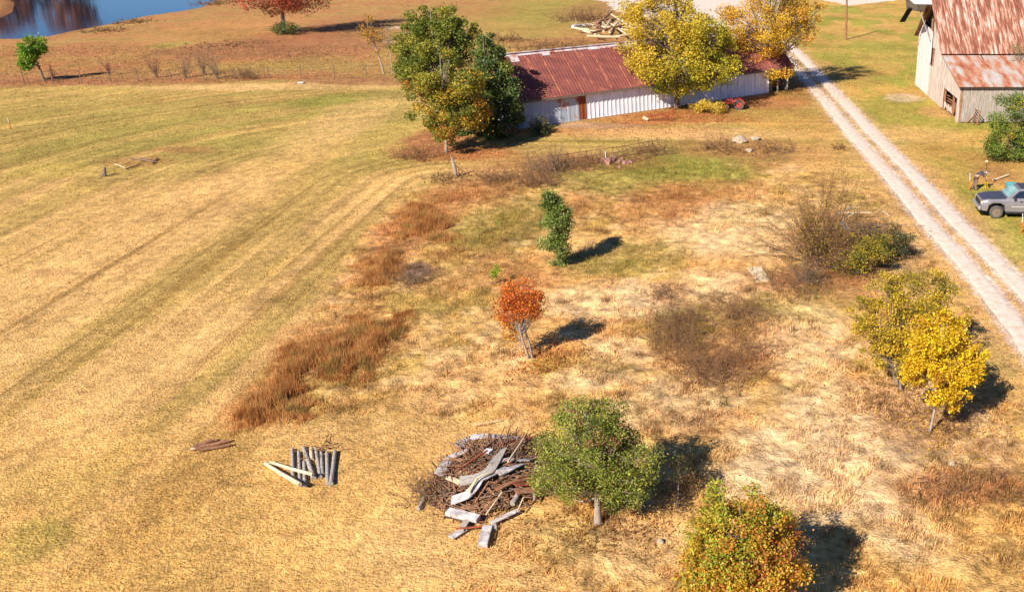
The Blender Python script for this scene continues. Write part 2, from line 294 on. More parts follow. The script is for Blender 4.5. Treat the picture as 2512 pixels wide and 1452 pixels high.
def palette(pal, n, clump=None, cvar=.28):
    cols = np.array([lin(p[0]) for p in pal]); w = np.array([p[1] for p in pal], float); w /= w.sum()
    pick = rng.choice(len(pal), n, p=w)
    if clump is not None:
        cp = rng.choice(len(pal), clump.max() + 1, p=w); use = rng.random(n) < .6; pick = np.where(use, cp[clump], pick)
    return cols[pick] * rng.uniform(1 - cvar, 1 + cvar, (n, 1))
def blob_from_px(base, b):
    cx, cy, rw, rh = b[:4]; dY = b[4] if len(b) > 4 else 0
    c = AY(cx, cy, base[1] + dY); m = ppm(c[1], c[2]); r = 1.12 * rw / m; dep = math.atan2(CAMH - c[2], c[1]); ry = r * .95
    rz = math.sqrt(max((1.1 * rh / m) ** 2 - (ry * math.sin(dep)) ** 2, .3 * (1.1 * rh / m) ** 2)) / math.cos(dep)
    return (c - base), np.array([r, ry, rz])
def tree(name, label, cat, bpx, blobs, nleaf, lsize, pal, trunk_r=.09, bark=None, nclump=60, spread=.20, shell=.45, group=None, fork=.35, stems=1, limb_r=.3, topal=None, base=None, flat=0, twigs=2, crown_name='crown'):
    base = P(*bpx) if base is None else np.array(base, float); nleaf = int(nleaf * 1.3); lsize *= .98
    root = empty(name, base, label, cat, group)
    BB = [blob_from_px(base, b) if not isinstance(b[0], np.ndarray) else b for b in blobs]
    vol = np.array([b[1].prod() for b in BB]) ** .8; vol /= vol.sum()
    pts, rad = [], []
    for i in range(nclump):
        c, r = BB[rng.choice(len(BB), p=vol)]
        d = rng.normal(size=3); d /= np.linalg.norm(d); q = (shell + (1 - shell) * rng.random()) ** .6 * .93
        wob = 1 + .34 * (rng.random() - .42); pts.append(c + d * r * q * wob); rad.append(r.mean() * spread * rng.uniform(.6, 1.45))
    pts = np.array(pts); rad = np.array(rad); pts[:, 2] = np.maximum(pts[:, 2], .12)
    cl = rng.choice(nclump, nleaf, p=rad ** 1.5 / (rad ** 1.5).sum())
    g = rng.normal(size=(nleaf, 3)); g *= (rng.random(nleaf) ** (1 / 3) / np.linalg.norm(g, axis=1))[:, None] * 1.6; g *= np.where(rng.random(nleaf) < .12, 1.7, 1.0)[:, None]
    Cn = pts[cl] + g * rad[cl][:, None] * np.array([1, 1, .8]); Cn[:, 2] = np.maximum(Cn[:, 2], .05)
    col = palette(pal, nleaf, cl)
    if topal is not None:       # colour drifts from one end of the crown to the other
        zz = Cn @ np.array(topal[1]); t = sm(np.quantile(zz, topal[2]), np.quantile(zz, topal[3]), zz + rng.normal(size=nleaf) * zz.std() * .25)
        c2 = palette(topal[0], nleaf, cl); sel = rng.random(nleaf) < t; col = np.where(sel[:, None], c2, col)
    V, F, C = leaf_mesh(Cn, lsize, np.clip(col * 1.25, 0, .85), flat); mesh_np(crown_name, V, F, G_LEAF, root, C)
    # trunk, limbs and twigs
    cen = sum(b[0] * w for b, w in zip(BB, vol)); top = max(b[0][2] + b[1][2] * .6 for b in BB); S = []
    for s_ in range(stems):
        off = np.array([rng.normal() * .12, rng.normal() * .12, 0]) * (stems > 1)
        aim = np.array([cen[0], cen[1], top]) if stems == 1 else cen + rng.normal(size=3) * BB[0][1] * .45 + np.array([0, 0, BB[0][1][2] * .4])
        line = [off + (aim - off) * t + np.array([math.sin(t * 5 + s_) * .05, math.cos(t * 4 + s_) * .05, 0]) * top * .25 for t in np.linspace(0, 1, 9)]
        rr = np.linspace(1, .18, 9) * trunk_r / (stems ** .4)
        for k in range(8): S.append((*line[k], *line[k + 1], rr[k] * (1.25 if k == 0 else 1), rr[k + 1]))
        mine = [i for i in range(nclump) if i % stems == s_]
        for i in mine:
            p = pts[i]; t = np.clip(fork + (.9 - fork) * (p[2] / top) * .8 * rng.uniform(.7, 1.1) - .1, fork * .7, .92); k = t * 8; k0 = int(k)
            a = line[k0] * (1 - (k - k0)) + line[min(k0 + 1, 8)] * (k - k0); r0 = rr[k0] * limb_r; mid = (a + p) / 2 + np.array([0, 0, -.06 * np.linalg.norm(p - a)]) + rng.normal(size=3) * .05 * np.linalg.norm(p - a)
            S.append((*a, *mid, r0, r0 * .65)); S.append((*mid, *p, r0 * .65, r0 * .3))
            for j in range(twigs):
                q = p + rng.normal(size=3) * rad[i]; S.append((*(mid + (p - mid) * rng.uniform(.4, 1)), *q, r0 * .3, r0 * .12))
    V, F = segs_mesh(S, 6); mesh_np('trunk', V, F, bark or G_BARK, root, smooth=True)
    return root
def bare_shrub(name, label, cat, bpx, w, h, nstem, mat, leaf=None, group=None, base=None, r=.02, spread=1.0, lean=(0, 0), nbase=.25, sub=6, crown_name='leaves', droop=0):
    base = P(*bpx) if base is None else np.array(base, float); root = empty(name, base, label, cat, group); S = []; tips = []
    for i in range(nstem):
        a0 = rng.random() * 2 * math.pi; tilt = abs(rng.normal()) * .42 * spread; L = h * rng.uniform(.55, 1.08)
        d = np.array([math.cos(a0) * math.sin(tilt) * w / h + lean[0], math.sin(a0) * math.sin(tilt) * w / h + lean[1], math.cos(min(tilt, 1.35))]); d /= np.linalg.norm(d)
        p = np.array([rng.normal() * nbase * w * .3, rng.normal() * nbase * w * .3, -.05]); n = 5; step = L / n; rr = r * rng.uniform(.6, 1.2)
        for k in range(n):
            d = d + rng.normal(size=3) * .13 + np.array([0, 0, -droop * k * .1]); d /= np.linalg.norm(d); q = p + d * step; q[2] = max(q[2], .02)
            S.append((*p, *q, rr, rr * .75)); rr *= .75
            for j in range(sub if k else 1):
                e = d + rng.normal(size=3) * .55; e /= np.linalg.norm(e); u = p + (q - p) * rng.random(); v = u + e * step * rng.uniform(.5, 1.15); v[2] = max(v[2], .02)
                S.append((*u, *v, rr * .55, rr * .2)); tips.append(v); tips.append((u + v) / 2)
            p = q
    V, F = segs_mesh(S, 3); mesh_np('branches', V, F, mat, root)
    if leaf:
        n, size, pal = leaf; tips = np.array(tips); Cn = tips[rng.integers(len(tips), size=n)] + rng.normal(size=(n, 3)) * h * .035; Cn[:, 2] = np.maximum(Cn[:, 2], .03)
        V, F, C = leaf_mesh(Cn, size, palette(pal, n, np.arange(n) // 30)); mesh_np(crown_name, V, F, G_LEAF, root, np.clip(C * 1.3, 0, .85))
    return root
# ------------------------------------------------------------------ ground sheet
def ground():
    rows = np.concatenate([np.linspace(3, 18, 12), np.geomspace(18.3, 215, 1050), np.geomspace(222, 5000, 26)]); cols = np.concatenate([np.linspace(-6, -1.12, 10), np.linspace(-1.1, .48, 980), np.linspace(.52, 5, 10)])
    Y = np.repeat(rows[:, None], len(cols), 1); X = cols[None] * (Y * .92 + 6); x = X.ravel(); y = Y.ravel()
    z = H0(x, y); block, lawn, beyond = zone(x, y); u = x - XL(y); onroad = sm(2.6, 1.5, np.abs(u - .9))
    sd = polysd(x, y, POND)
    rough = (.018 + .10 * block + .03 * beyond) * (1 - onroad) * sm(260, 200, y)
    z = z + rough * (fbm(x / .7, y / .7, 51, 4) - .5) * 2 + .35 * block * (fbm(x / 3.2, y / 3.2, 55, 2) - .5) * (1 - onroad) * .5 - .02 * onroad
    s = np.hypot(np.maximum(FIELD_EDGE - x, 0), np.maximum(y - 63, 0)); z = z + .05 * (1 - block) * (1 - lawn) * (1 - beyond) * (fbm(s / .7, np.where(x < FIELD_EDGE, y, x) / 9, 12, 2) - .5) * sm(-2, -6, sd)
    C = ground_colour(x, y); n, m = len(rows), len(cols); i = np.arange(n - 1)[:, None] * m + np.arange(m - 1)[None]
    F = np.stack([i, i + 1, i + m + 1, i + m], -1).reshape(-1, 4)
    o = mesh_np('ground', np.stack([x, y, z], 1), F, G_GROUND, None, C, True); tag(o, kind='structure')
ground()
def track(off, name):
    ys = np.arange(22, 146, .12); xs = XL(ys) + off; w = .44 + .07 * (fbm(ys / 2.1, ys * 0 + off, 61, 3) - .5) * 2; w2 = .44 + .12 * (fbm(ys / 1.6, ys * 0 + off, 64, 4) - .5) * 2
    k = np.linspace(-1, 1, 13); V = []
    for t in k:
        X = xs + t * 1.1 * np.where(t > 0, w, w2); V.append(np.stack([X, ys, H0(X, ys) + .022 - .045 * abs(t) ** 4 + .05 * abs(t) ** 2 * (fbm(X / .28, ys / .28, 66, 3) - .5) * 1.6], 1))
    V = np.stack(V, 1).reshape(-1, 3); i = np.arange(len(ys) - 1)[:, None] * 13 + np.arange(12)[None]; F = np.stack([i, i + 1, i + 14, i + 13], -1).reshape(-1, 4)
    tag(mesh_np(name, V, F, G_GRAVEL, smooth=True), kind='structure')
track(0, 'gravel_road'); track(1.75, 'gravel_road')
def sheet(name, pts, mat, dz=.03, kind='structure', jag=.35):
    """irregular flat patch lying on the ground"""
    poly = [P(*p)[:2] for p in pts]; cen = np.mean(poly, 0); out = []
    for k in range(len(poly)):
        a, b = poly[k], poly[(k + 1) % len(poly)]
        for t in np.linspace(0, 1, 14, endpoint=False): q = a + (b - a) * t; out.append(q + rng.normal(size=2) * jag)
    rings = [1, .75, .5, .25]; V = []
    for s in rings: V += [cen + (q - cen) * s for q in out]
    V.append(cen); V = np.array(V); n = len(out); z = H0(V[:, 0], V[:, 1]) + dz; z[:n] -= dz * 1.4
    F = []
    for r in range(3): F += [(r * n + k, r * n + (k + 1) % n, (r + 1) * n + (k + 1) % n, (r + 1) * n + k) for k in range(n)]
    F += [(3 * n + k, 3 * n + (k + 1) % n, len(V) - 1) for k in range(n)]
    me = bpy.data.meshes.new(name); me.from_pydata([(*map(float, v), float(q)) for v, q in zip(V, z)], [], F); me.materials.append(mat); o = bpy.data.objects.new(name, me); COL.objects.link(o)
    return tag(o, kind=kind)
sheet('gravel_lot', [(1385, -8), (1480, 2), (1490, 26), (1560, 44), (1700, 62), (1850, 78), (1900, 90), (1990, 60), (1930, 20), (1860, -14)], G_GRAVEL, .05)
sheet('gravel_pad', [(1950, -10), (2080, 16), (2200, 2), (2300, -14)], G_GRAVEL, .05)
# pond water
m, n_, l_ = newmat('pond_water'); b_ = n_['Principled BSDF']; cc = lin((22, 48, 84), .4); b_.inputs['Base Color'].default_value = (*cc, 1); b_.inputs['Roughness'].default_value = .05; b_.inputs['IOR'].default_value = 1.33
tc_ = n_.new('ShaderNodeTexCoord'); mp_ = n_.new('ShaderNodeMapping'); mp_.inputs['Scale'].default_value = (.5, 1.2, 1); nn_ = n_.new('ShaderNodeTexNoise'); nn_.inputs['Scale'].default_value = 1.2; nn_.inputs['Detail'].default_value = 3; bp_ = n_.new('ShaderNodeBump'); bp_.inputs['Strength'].default_value = .12; bp_.inputs['Distance'].default_value = .08
l_.new(tc_.outputs['Object'], mp_.inputs[0]); l_.new(mp_.outputs[0], nn_.inputs['Vector']); l_.new(nn_.outputs[0], bp_.inputs['Height']); l_.new(bp_.outputs[0], b_.inputs['Normal'])
me = bpy.data.meshes.new('pond_water'); me.from_pydata([(-520, 118, -.45), (-40, 118, -.45), (-40, 440, -.45), (-520, 440, -.45)], [], [(0, 1, 2, 3)]); me.materials.append(m)
o = bpy.data.objects.new('water', me); COL.objects.link(o); tag(o, kind='structure')
# ------------------------------------------------------------------ grass blades (uncountable)
def blades(name, x, y, h, w, col, lean=.45, mat=None, bend=None):
    n = len(x); z = H0(x, y) - .02; a = rng.random(n) * 2 * math.pi; la = rng.random(n) * 2 * math.pi; lm = np.abs(rng.normal(size=n)) * lean
    B = np.stack([x, y, z], 1); s = np.stack([np.cos(a), np.sin(a), 0 * a], 1) * (w / 2)[:, None]; up = np.stack([np.cos(la) * lm, np.sin(la) * lm, 0 * a + 1], 1); up /= np.linalg.norm(up, axis=1, keepdims=True)
    T = B + up * h[:, None]; M = B + up * (h * .55)[:, None] + np.array([0, 0, 1]) * (h * .04)[:, None]
    V = np.stack([B - s, B + s, M + s * .7, T, M - s * .7], 1).reshape(-1, 3); i = (np.arange(n) * 5)[:, None]
    F = i + np.array([[0, 1, 2, 4]]); F2 = i + np.array([[4, 2, 3, 3]])
    V2 = V; Fq = np.concatenate([F, np.concatenate([i + 4, i + 2, i + 3, i + 3], 1)[:, :4]])
    # tips as their own triangles: build with triangles only
    col = np.clip(col * 1.45, 0, .9); Ft = np.concatenate([i + np.array([[0, 1, 2]]), i + np.array([[0, 2, 4]]), i + np.array([[4, 2, 3]])])
    o = mesh_np(name, V2, Ft, mat or G_BLADE, None, np.repeat(col, 5, 0)); return o
def scatter(n, y0, y1, pw=2.0):
    """density falls off with distance"""
    y = y0 * (y1 / y0) ** rng.random(n); u = rng.uniform(-.86, .40, n); return u * (y * .93 + 6), y
# rough block tufts
x, y = scatter(520000, 19, 78); bl, lw, by = zone(x, y); dens = bl * (.25 + .75 * sm(.42, .6, fbm(x / .8, y / .8, 71, 3))) ; k = rng.random(len(x)) < dens; x, y = x[k], y[k]
cl = sm(.45, .62, fbm(x / 1.1, y / 1.1, 73, 3)); c = ground_colour(x, y) * rng.uniform(.5, 1.35, (len(x), 1)) * np.array([1.03, 1, .95])
br = rng.random(len(x)) < .05; c[br] = lin((170, 112, 66)) * rng.uniform(.7, 1.2, (br.sum(), 1))
tag(blades('rough_grass', x, y, .05 + .24 * cl * rng.random(len(x)) ** .7, .012 + .022 * rng.random(len(x)), c, .75), 'tufts of uncut straw coloured grass in the middle plot', kind='stuff')
# mown grass everywhere else
x, y = scatter(330000, 19, 130); bl, lw, by = zone(x, y); u = x - XL(y); road = (np.abs(u) < .55) | (np.abs(u - 1.75) < .55); k = (rng.random(len(x)) > bl) & ~road; x, y = x[k], y[k]
c = ground_colour(x, y) * rng.uniform(.55, 1.35, (len(x), 1)); hh = .03 + .06 * rng.random(len(x)) * (1 + y / 80) + .12 * zone(x, y)[2] * rng.random(len(x))
tag(blades('mown_grass', x, y, hh, .012 + .0006 * y, c, .8), 'short mown hay field grass', kind='stuff')
# tall orange broom grass
def broom(polys, n, h0, h1, pal, name, label, edge=.6):
    P_ = np.concatenate([np.array(p) for p in polys]); lo, hi = P_.min(0) - 1, P_.max(0) + 1; x = rng.uniform(lo[0], hi[0], n * 3); y = rng.uniform(lo[1], hi[1], n * 3)
    sd = np.max([polysd(x, y, p) for p in polys], 0); nz = fbm(x / 1.5, y / 1.5, 81, 3); d = sm(-edge, edge, sd + 2.6 * (nz - .42)) * (.12 + .88 * sm(.42, .6, fbm(x / .55, y / .8, 83, 3)))
    k = rng.random(len(x)) < d; x, y, sd = x[k][:n], y[k][:n], sd[k][:n]; m = len(x); h = rng.uniform(h0, h1, m) * (.35 + 1.2 * fbm(x / .9, y / .9, 85, 3)) * (.45 + .55 * sm(-.6, .9, sd))
    tag(blades(name, x, y, h, rng.uniform(.009, .02, m), palette(pal, m, ((x * 2).astype(int) % 17 + (y * 2).astype(int) % 13 * 17), .28), .36), label, kind='stuff')
BP = [((198, 140, 82), 5), ((216, 168, 106), 4), ((170, 112, 64), 3), ((160, 138, 80), 2)]
broom(BROOM, 150000, .2, .66, BP, 'tall_grass', 'tall rust orange broom grass along the edge of the mown field')
ell = lambda px, py, rx, ry: (lambda c: [(c[0] + c[2] * math.cos(t), c[1] + c[3] * math.sin(t)) for t in np.linspace(0, 2 * math.pi, 14, endpoint=False)])(patch(px, py, rx, ry))
broom([ell(1700, 480, 100, 20), ell(1600, 520, 70, 26), ell(1400, 515, 60, 20), ell(1170, 480, 90, 25), ell(1270, 700, 70, 40), ell(1090, 620, 60, 50), ell(1120, 690, 50, 30), ell(1840, 470, 60, 20), ell(2380, 1210, 100, 30), ell(1250, 860, 50, 20), ell(1790, 900, 90, 30)], 52000, .2, .62, [((186, 128, 78), 4), ((206, 156, 98), 3), ((160, 110, 70), 2)], 'dry_weeds', 'loose patches of dry orange weeds in the middle plot', 1.6)
broom([ell(1640, 415, 220, 22), ell(1250, 540, 120, 40), ell(1170, 580, 50, 40), ell(1470, 655, 110, 22), ell(1560, 610, 80, 20), ell(1690, 800, 120, 30), ell(1400, 660, 60, 20), ell(1960, 730, 120, 22), ell(1120, 720, 110, 22)], 45000, .12, .45, [((152, 146, 70), 4), ((186, 160, 86), 4), ((126, 130, 60), 2)], 'green_weeds', 'low green weeds growing in the middle plot', 1.5)
broom([ell(2330, 285, 110, 12), ell(2190, 225, 60, 8), ell(1400, 395, 110, 10), ell(330, 188, 330, 4), ell(850, 188, 160, 4), ell(300, 80, 140, 7), ell(2200, 640, 80, 18)], 26000, .15, .5, [((176, 134, 82), 3), ((146, 130, 62), 3), ((150, 100, 70), 2)], 'verge_weeds', 'dry weeds along the fence line, the pond bank and the barn', 1.0)
# ------------------------------------------------------------------ long metal shed
G_SROOF = ramp_mat('shed_rusty_roof', [(.3, (116, 68, 64)), (.48, (142, 80, 74)), (.6, (158, 92, 80)), (.7, (216, 144, 116))], (.35, .9, .9), 1.6, 8, rough=.8, bump=.2, bscale=(9, 2, 2), nrough=.7)
G_SROOF2 = ramp_mat('shed_roof_bare_metal', [(.35, (176, 96, 74)), (.5, (226, 206, 206)), (.7, (240, 238, 246))], (1, 1, 1), 1.2, 6, rough=.5)
G_SEAM = ramp_mat('shed_roof_seam', [(.4, (176, 84, 58)), (.6, (236, 160, 120))], (1, 1, 1), 2, 4, rough=.8)
G_SWALL = ramp_mat('shed_white_metal', [(.3, (206, 206, 216)), (.6, (238, 238, 244)), (.8, (250, 250, 252))], (1, 1, .3), 2, 5, rough=.55, bump=.1, k=.95)
G_SWALL2 = ramp_mat('shed_shade_tinted_metal', [(.35, (184, 200, 220)), (.52, (210, 218, 230)), (.56, (206, 150, 126)), (.62, (168, 84, 56))], (.8, .8, .4), 1.3, 5, rough=.55)  # blue grey puts tree shade into the white sheets; rust stains are real
def corr(mb, O, U, Vv, L, H, pitch=.3, amp=.035):
    """ribbed sheet: origin O, along U (length L), up Vv (length H)"""
    O, U, Vv = [Vector([float(q) for q in v]) for v in (O, U, Vv)]; N = U.cross(Vv).normalized(); n = max(2, int(L / pitch)); vs = []
    for i in range(n):
        for t, a in ((0, 0), (.62, 0), (.72, 1), (.9, 1)):
            p = O + U * ((i + t) * L / n) + N * amp * a; vs += [p, p + Vv * H]
    p = O + U * L; vs += [p, p + Vv * H]; k = len(vs) // 2; mb.add(vs, [(2 * i, 2 * i + 2, 2 * i + 3, 2 * i + 1) for i in range(k - 1)])
A = P(1270, 318); B = P(1886, 231); SU = np.array([B[0] - A[0], B[1] - A[1], 0]); SL = np.linalg.norm(SU); SU /= SL; SN = np.array([SU[1], -SU[0], 0])   # SN towards the camera
SW, SH, SRH = 6.8, 2.75, 5.75; z0 = min(A[2], B[2])
shed = empty('long_shed', (A[0], A[1], z0), 'long low shed with a rusty red gabled metal roof and white ribbed walls', 'shed')
def S(u, v, z): return SU * u - SN * v + np.array([0, 0, z])    # u along the front, v back from the front
mb = MB(); corr(mb, S(6.6, 0, .15), SU, (0, 0, 1), SL - 6.6, SH - .3, .42, .04); mb.build('front_wall', G_SWALL, shed)
mb = MB(); corr(mb, S(0, 0, .15), SU, (0, 0, 1), 5.9, SH - .3, .8, .02); o = mb.build('front_wall', G_SWALL2, shed); o['label'] = 'wall sheets with blue grey tree shade in their colour and rust stains'
mb = MB(); corr(mb, S(5.9, -.01, .15), SU, (0, 0, 1), .7, SH - .3, .35, .03); mb.build('door', G_RUST, shed)
mb = MB(); mb.prism([S(0, 0, .1), S(0, SW, .1), S(0, SW, SH), S(0, SW / 2, SRH - .05), S(0, 0, SH)], SU * .1); mb.build('end_wall', G_SWALL2, shed)
mb = MB(); mb.prism([S(SL + 2.6, 0.3, .1), S(SL + 2.6, SW, .1), S(SL + 2.6, SW, SH), S(SL + 2.6, SW / 2, SRH - .05), S(SL + 2.6, .3, SH)], SU * .1); mb.prism([S(SL - .1, .2, .1), S(SL - .1, SW, .1), S(SL - .1, SW, SH - .1), S(SL - .1, .2, SH - .1)], SU * .08); mb.build('end_wall', G_GWOOD, shed)
mb = MB(); mb.prism([S(0, SW, .1), S(SL + 2.6, SW, .1), S(SL + 2.6, SW, SH), S(0, SW, SH)], SN * .05); mb.build('back_wall', G_SWALL, shed)
mb = MB(); mb.prism([S(-.05, -.08, -.3), S(SL, -.08, -.3), S(SL, -.08, .15), S(-.05, -.08, .15)], -SN * .2); mb.build('footing', G_ROCK, shed)
for q in (SL + 1.2, SL + 2.5): mb = MB(); mb.beam(S(q, .1, 0), S(q, .1, SH), .12, .12); mb.build('post', G_GWOOD, shed)
ov = .35; up = S(0, SW / 2 + ov, SRH - SH); ulen = np.linalg.norm(np.array(up)); e0 = S(-.3, -ov, SH - ov * (SRH - SH) / (SW / 2)); e1 = S(-.3, SW / 2, SRH); sl_ = e1 - e0
mb = MB(); corr(mb, e0, SU, sl_ / np.linalg.norm(sl_), SL + 3.2, np.linalg.norm(sl_) * .93, .3, .025); roof = mb.build('roof', G_SROOF, shed)
f0 = S(-.3, SW + ov, SH - ov * (SRH - SH) / (SW / 2)); mb = MB(); corr(mb, f0 + SU * (SL + 3.2), -SU, (e1 - f0) / np.linalg.norm(e1 - f0), SL + 3.2, np.linalg.norm(e1 - f0), .3, .025); mb.build('roof', G_SROOF, shed)
mb = MB(); N_ = np.cross(SU, sl_); N_ /= np.linalg.norm(N_); g0 = e0 + sl_ * .93
for i in range(40):
    a = g0 + SU * (i * (SL + 3.2) / 40) + N_ * .045 - sl_ * rng.choice([0, 0, .02, .05, .12], p=[.4, .2, .2, .12, .08]); b = e1 + SU * (i * (SL + 3.2) / 40) + N_ * .045; w = (SL + 3.2) / 40
    mb.add([a, a + SU * w, b + SU * w, b], [(0, 1, 2, 3)])
mb.beam(e1 + N_ * .06, e1 + SU * (SL + 3.2) + N_ * .06, .3, .04); mb.build('ridge_cap', G_SROOF2, roof)
mb = MB(); q = 1.2
while q < SL + 3:
    a = e0 + SU * q + N_ * .05; mb.beam(a, a + sl_ * .94, .05, .03, N_); q += rng.uniform(1.3, 2.1)
mb.build('seam', G_SEAM, roof)
mb = MB(); mb.beam(e0 - np.array([0, 0, .1]), e0 + SU * (SL + 3.2) - np.array([0, 0, .1]), .06, .18); mb.build('fascia', G_BARK, roof)
# ------------------------------------------------------------------ old barn
G_BROOF = ramp_mat('barn_streaked_roof', [(.38, (126, 74, 58)), (.48, (158, 100, 78)), (.56, (206, 160, 136)), (.64, (230, 216, 212)), (.78, (196, 186, 188))], (3.4, .3, .3), 1.5, 8, rough=.7, bump=.2, bscale=(12, 1, 1), nrough=.68)
G_LROOF = ramp_mat('lean_to_streaked_roof', [(.34, (170, 96, 70)), (.46, (204, 142, 110)), (.54, (196, 178, 168)), (.7, (214, 206, 204))], (1.1, .3, .3), 1.3, 7, rough=.75, nrough=.6)
G_BWALL = ramp_mat('barn_grey_boards', [(.32, (150, 126, 112)), (.46, (206, 188, 176)), (.7, (240, 228, 218))], (1, 3.2, .35), 2.4, 7, rough=.9, bump=.35, bscale=(6, 14, 1), k=.75)
G_WWALL = ramp_mat('barn_white_boards', [(.3, (160, 130, 116)), (.38, (240, 232, 228)), (.7, (255, 252, 250))], (1, 3.5, .5), 2.2, 7, rough=.85, k=.68, bump=.3, bscale=(6, 14, 1))
BX, Ya, Yb, Yc = 21.05, P(2395, 304)[1], 0, 0; Ya = 82.0; Yb = 89.2; Yc = 100.6; Ym = (Yb + Yc) / 2; LB = 20.0
barn = empty('old_barn', (BX, Ya, gz(BX, Ya)), 'weathered grey and white plank barn with a rust streaked tin roof', 'barn')
def Bq(x, y, z): return (x - BX, y - Ya, z)
eH, rH, lH, lT = 5.2, 9.3, 3.25, 4.8
def vplanks(mb, y0, y1, ztop, x, zb=.0, w=.28, t=.05, rag=.0, slope=0.0):
    y = y0
    while y < y1 - .02:
        ww = min(w * rng.uniform(.8, 1.2), y1 - y); zt0 = ztop(y) - rag * rng.random(); zt1 = ztop(y + ww) - rag * rng.random(); z1 = zb + rag * rng.random() * .5; xx = x - t * rng.uniform(.6, 1.1)
        gp = rng.choice([.012, .04, .08]); mb.prism([Bq(xx, y + gp, z1), Bq(xx, y + ww - .012, z1), Bq(xx, y + ww - .012, zt1), Bq(xx, y + gp, zt0)], (t, 0, 0)); y += ww
topline = lambda y: float(np.interp(y, [Ya, Yb, Yb + .01, Ym, Yc], [lH - .1, lT - .1, eH - .1, rH - .2, eH - .1]))
mb = MB(); vplanks(mb, 94.5, Yc, lambda y: min(topline(y), 6.1 + max(0, y - 94.5) * .1), BX, 0, .3, .06, .03); vplanks(mb, 98.3, Yc, topline, BX + .01, 5.5, .3, .05, 0); o = mb.build('end_wall', G_WWALL, barn); o['label'] = 'whitewashed plank wall'
mb = MB(); vplanks(mb, Yb - 1.2, 93.0, topline, BX, 0, .26, .05, .06); vplanks(mb, 93.0, 94.4, lambda y: 3.1, BX - .02, 0, .3, .05, .25)
y = 92.4
vplanks(mb, 93.0, 94.0, lambda y: min(topline(y), 7.4), BX, 4.6, .26, .05, .3)
for k in range(14):      # planks nailed on the slant
    z = .4 + k * .3; mb.prism([Bq(BX - .08, 90.2, z), Bq(BX - .08, 92.3, z + 1.1), Bq(BX - .08, 92.3, z + 1.34), Bq(BX - .08, 90.2, z + .24)], (.04, 0, 0))
mb.build('end_wall', G_BWALL, barn)
mb = MB(); vplanks(mb, Ya + .9, Yb - 1.3, lambda y: topline(y), BX + .02, 1.9, .25, .05, .12); vplanks(mb, Ya, Ya + .9, topline, BX, 0, .25, .05, .05); vplanks(mb, 84.6, 87.6, lambda y: .9, BX + .03, .2, .3, .04, .6)
o = mb.build('end_wall', G_BWALL, barn); o['label'] = 'broken plank wall of the lean-to with open gaps'
for yy, zz in ((Ya + .06, lH), (84.6, 3.7), (Yb - 1.25, 4.6), (Yb, eH), (92.4, 7), (94.0, 7.6), (95.6, 7.6), (Yc - .06, eH)): mb = MB(); mb.beam(Bq(BX + .12, yy, 0), Bq(BX + .12, yy, zz - .15), .16, .16); mb.build('post', G_BWOOD, barn)
mb = MB(); x = 0
while x < LB: ww = rng.uniform(.22, .34); mb.box((x + ww / 2, rng.uniform(-.012, .012), (lH - .12) / 2 + .05), (ww - .015, .05, lH - .2)); x += ww
G_BWALL2 = ramp_mat('barn_front_boards', [(.3, (138, 126, 118)), (.5, (178, 168, 158)), (.7, (204, 194, 184))], (3.2, 1, .35), 2.4, 7, rough=.9, bump=.35, bscale=(14, 6, 1))
mb.build('front_wall', G_BWALL2, barn)
mb = MB(); mb.prism([Bq(BX + .3, Yb, .0), Bq(BX + LB, Yb, .0), Bq(BX + LB, Yb, eH - .1), Bq(BX + .3, Yb, eH - .1)], (0, .1, 0)); mb.prism([Bq(BX + .3, Yc - .1, .0), Bq(BX + LB, Yc - .1, .0), Bq(BX + LB, Yc - .1, eH - .1), Bq(BX + .3, Yc - .1, eH - .1)], (0, .1, 0)); mb.prism([Bq(BX + LB, Ya, 0), Bq(BX + LB, Yc, 0), Bq(BX + LB, Yc, eH - .1), Bq(BX + LB, Ym, rH - .2), Bq(BX + LB, Yb, eH - .1), Bq(BX + LB, Ya, lH - .1)], (.1, 0, 0)); mb.prism([Bq(BX + 3.2, Ya + .1, 0), Bq(BX + 3.2, Yc - .2, 0), Bq(BX + 3.2, Yc - .2, 4.9), Bq(BX + 3.2, Yb, 4.9), Bq(BX + 3.2, Ya + .1, 2.9)], (.06, 0, 0)); mb.prism([Bq(BX + .5, Ya + 1, 1.3), Bq(BX + .5, Yb - .5, 1.3), Bq(BX + .5, Yb - .5, 4.4), Bq(BX + .5, Ya + 1, 3.0)], (.04, 0, 0)); mb.prism([Bq(BX + .4, Yb, .1), Bq(BX + .4, 93.5, .1), Bq(BX + .4, 93.5, 7.6), Bq(BX + .4, Yb, 4.9)], (.04, 0, 0)); mb.build('shade_inner_wall', G_DARK, barn)  # inner walls and backing sheets coloured near-black to imitate interior shade
def slope(y0, z0_, y1, z1_, x0, L, mat, name, par, pitch=.2, amp=.02):
    mb = MB(); a = Vector(Bq(x0, y0, z0_)); b = Vector(Bq(x0, y1, z1_)); d = b - a; H = d.length; d.normalize(); corr(mb, a, (1, 0, 0), d, L, H, pitch, amp); return mb.build(name, mat, par)
k1 = (rH - eH) / (Ym - Yb)
r1 = slope(Yb - .55, eH - .55 * k1 + .05, Ym, rH + .05, BX - .45, LB + .8, G_BROOF, 'roof', barn)
slope(Ym, rH + .05, Yc + .5, eH - .5 * k1 + .05, BX - .45, LB + .8, G_BROOF, 'roof', barn)
slope(Ya - .45, lH - .12, Yb, lT + .0, BX - .3, LB + .6, G_LROOF, 'lean_to_roof', barn, .5, .015)
mb = MB(); HX = BX - 2.9      # hay hood: roof carried forward at the peak
mb.add([Bq(BX - .45, Ym, rH + .07), Bq(HX, Ym, rH + .07), Bq(BX - 2.1, Ym - .95, rH + .07 - .95 * k1), Bq(BX - .45, Ym - 1.0, rH + .07 - 1.0 * k1)], [(0, 1, 2, 3)])
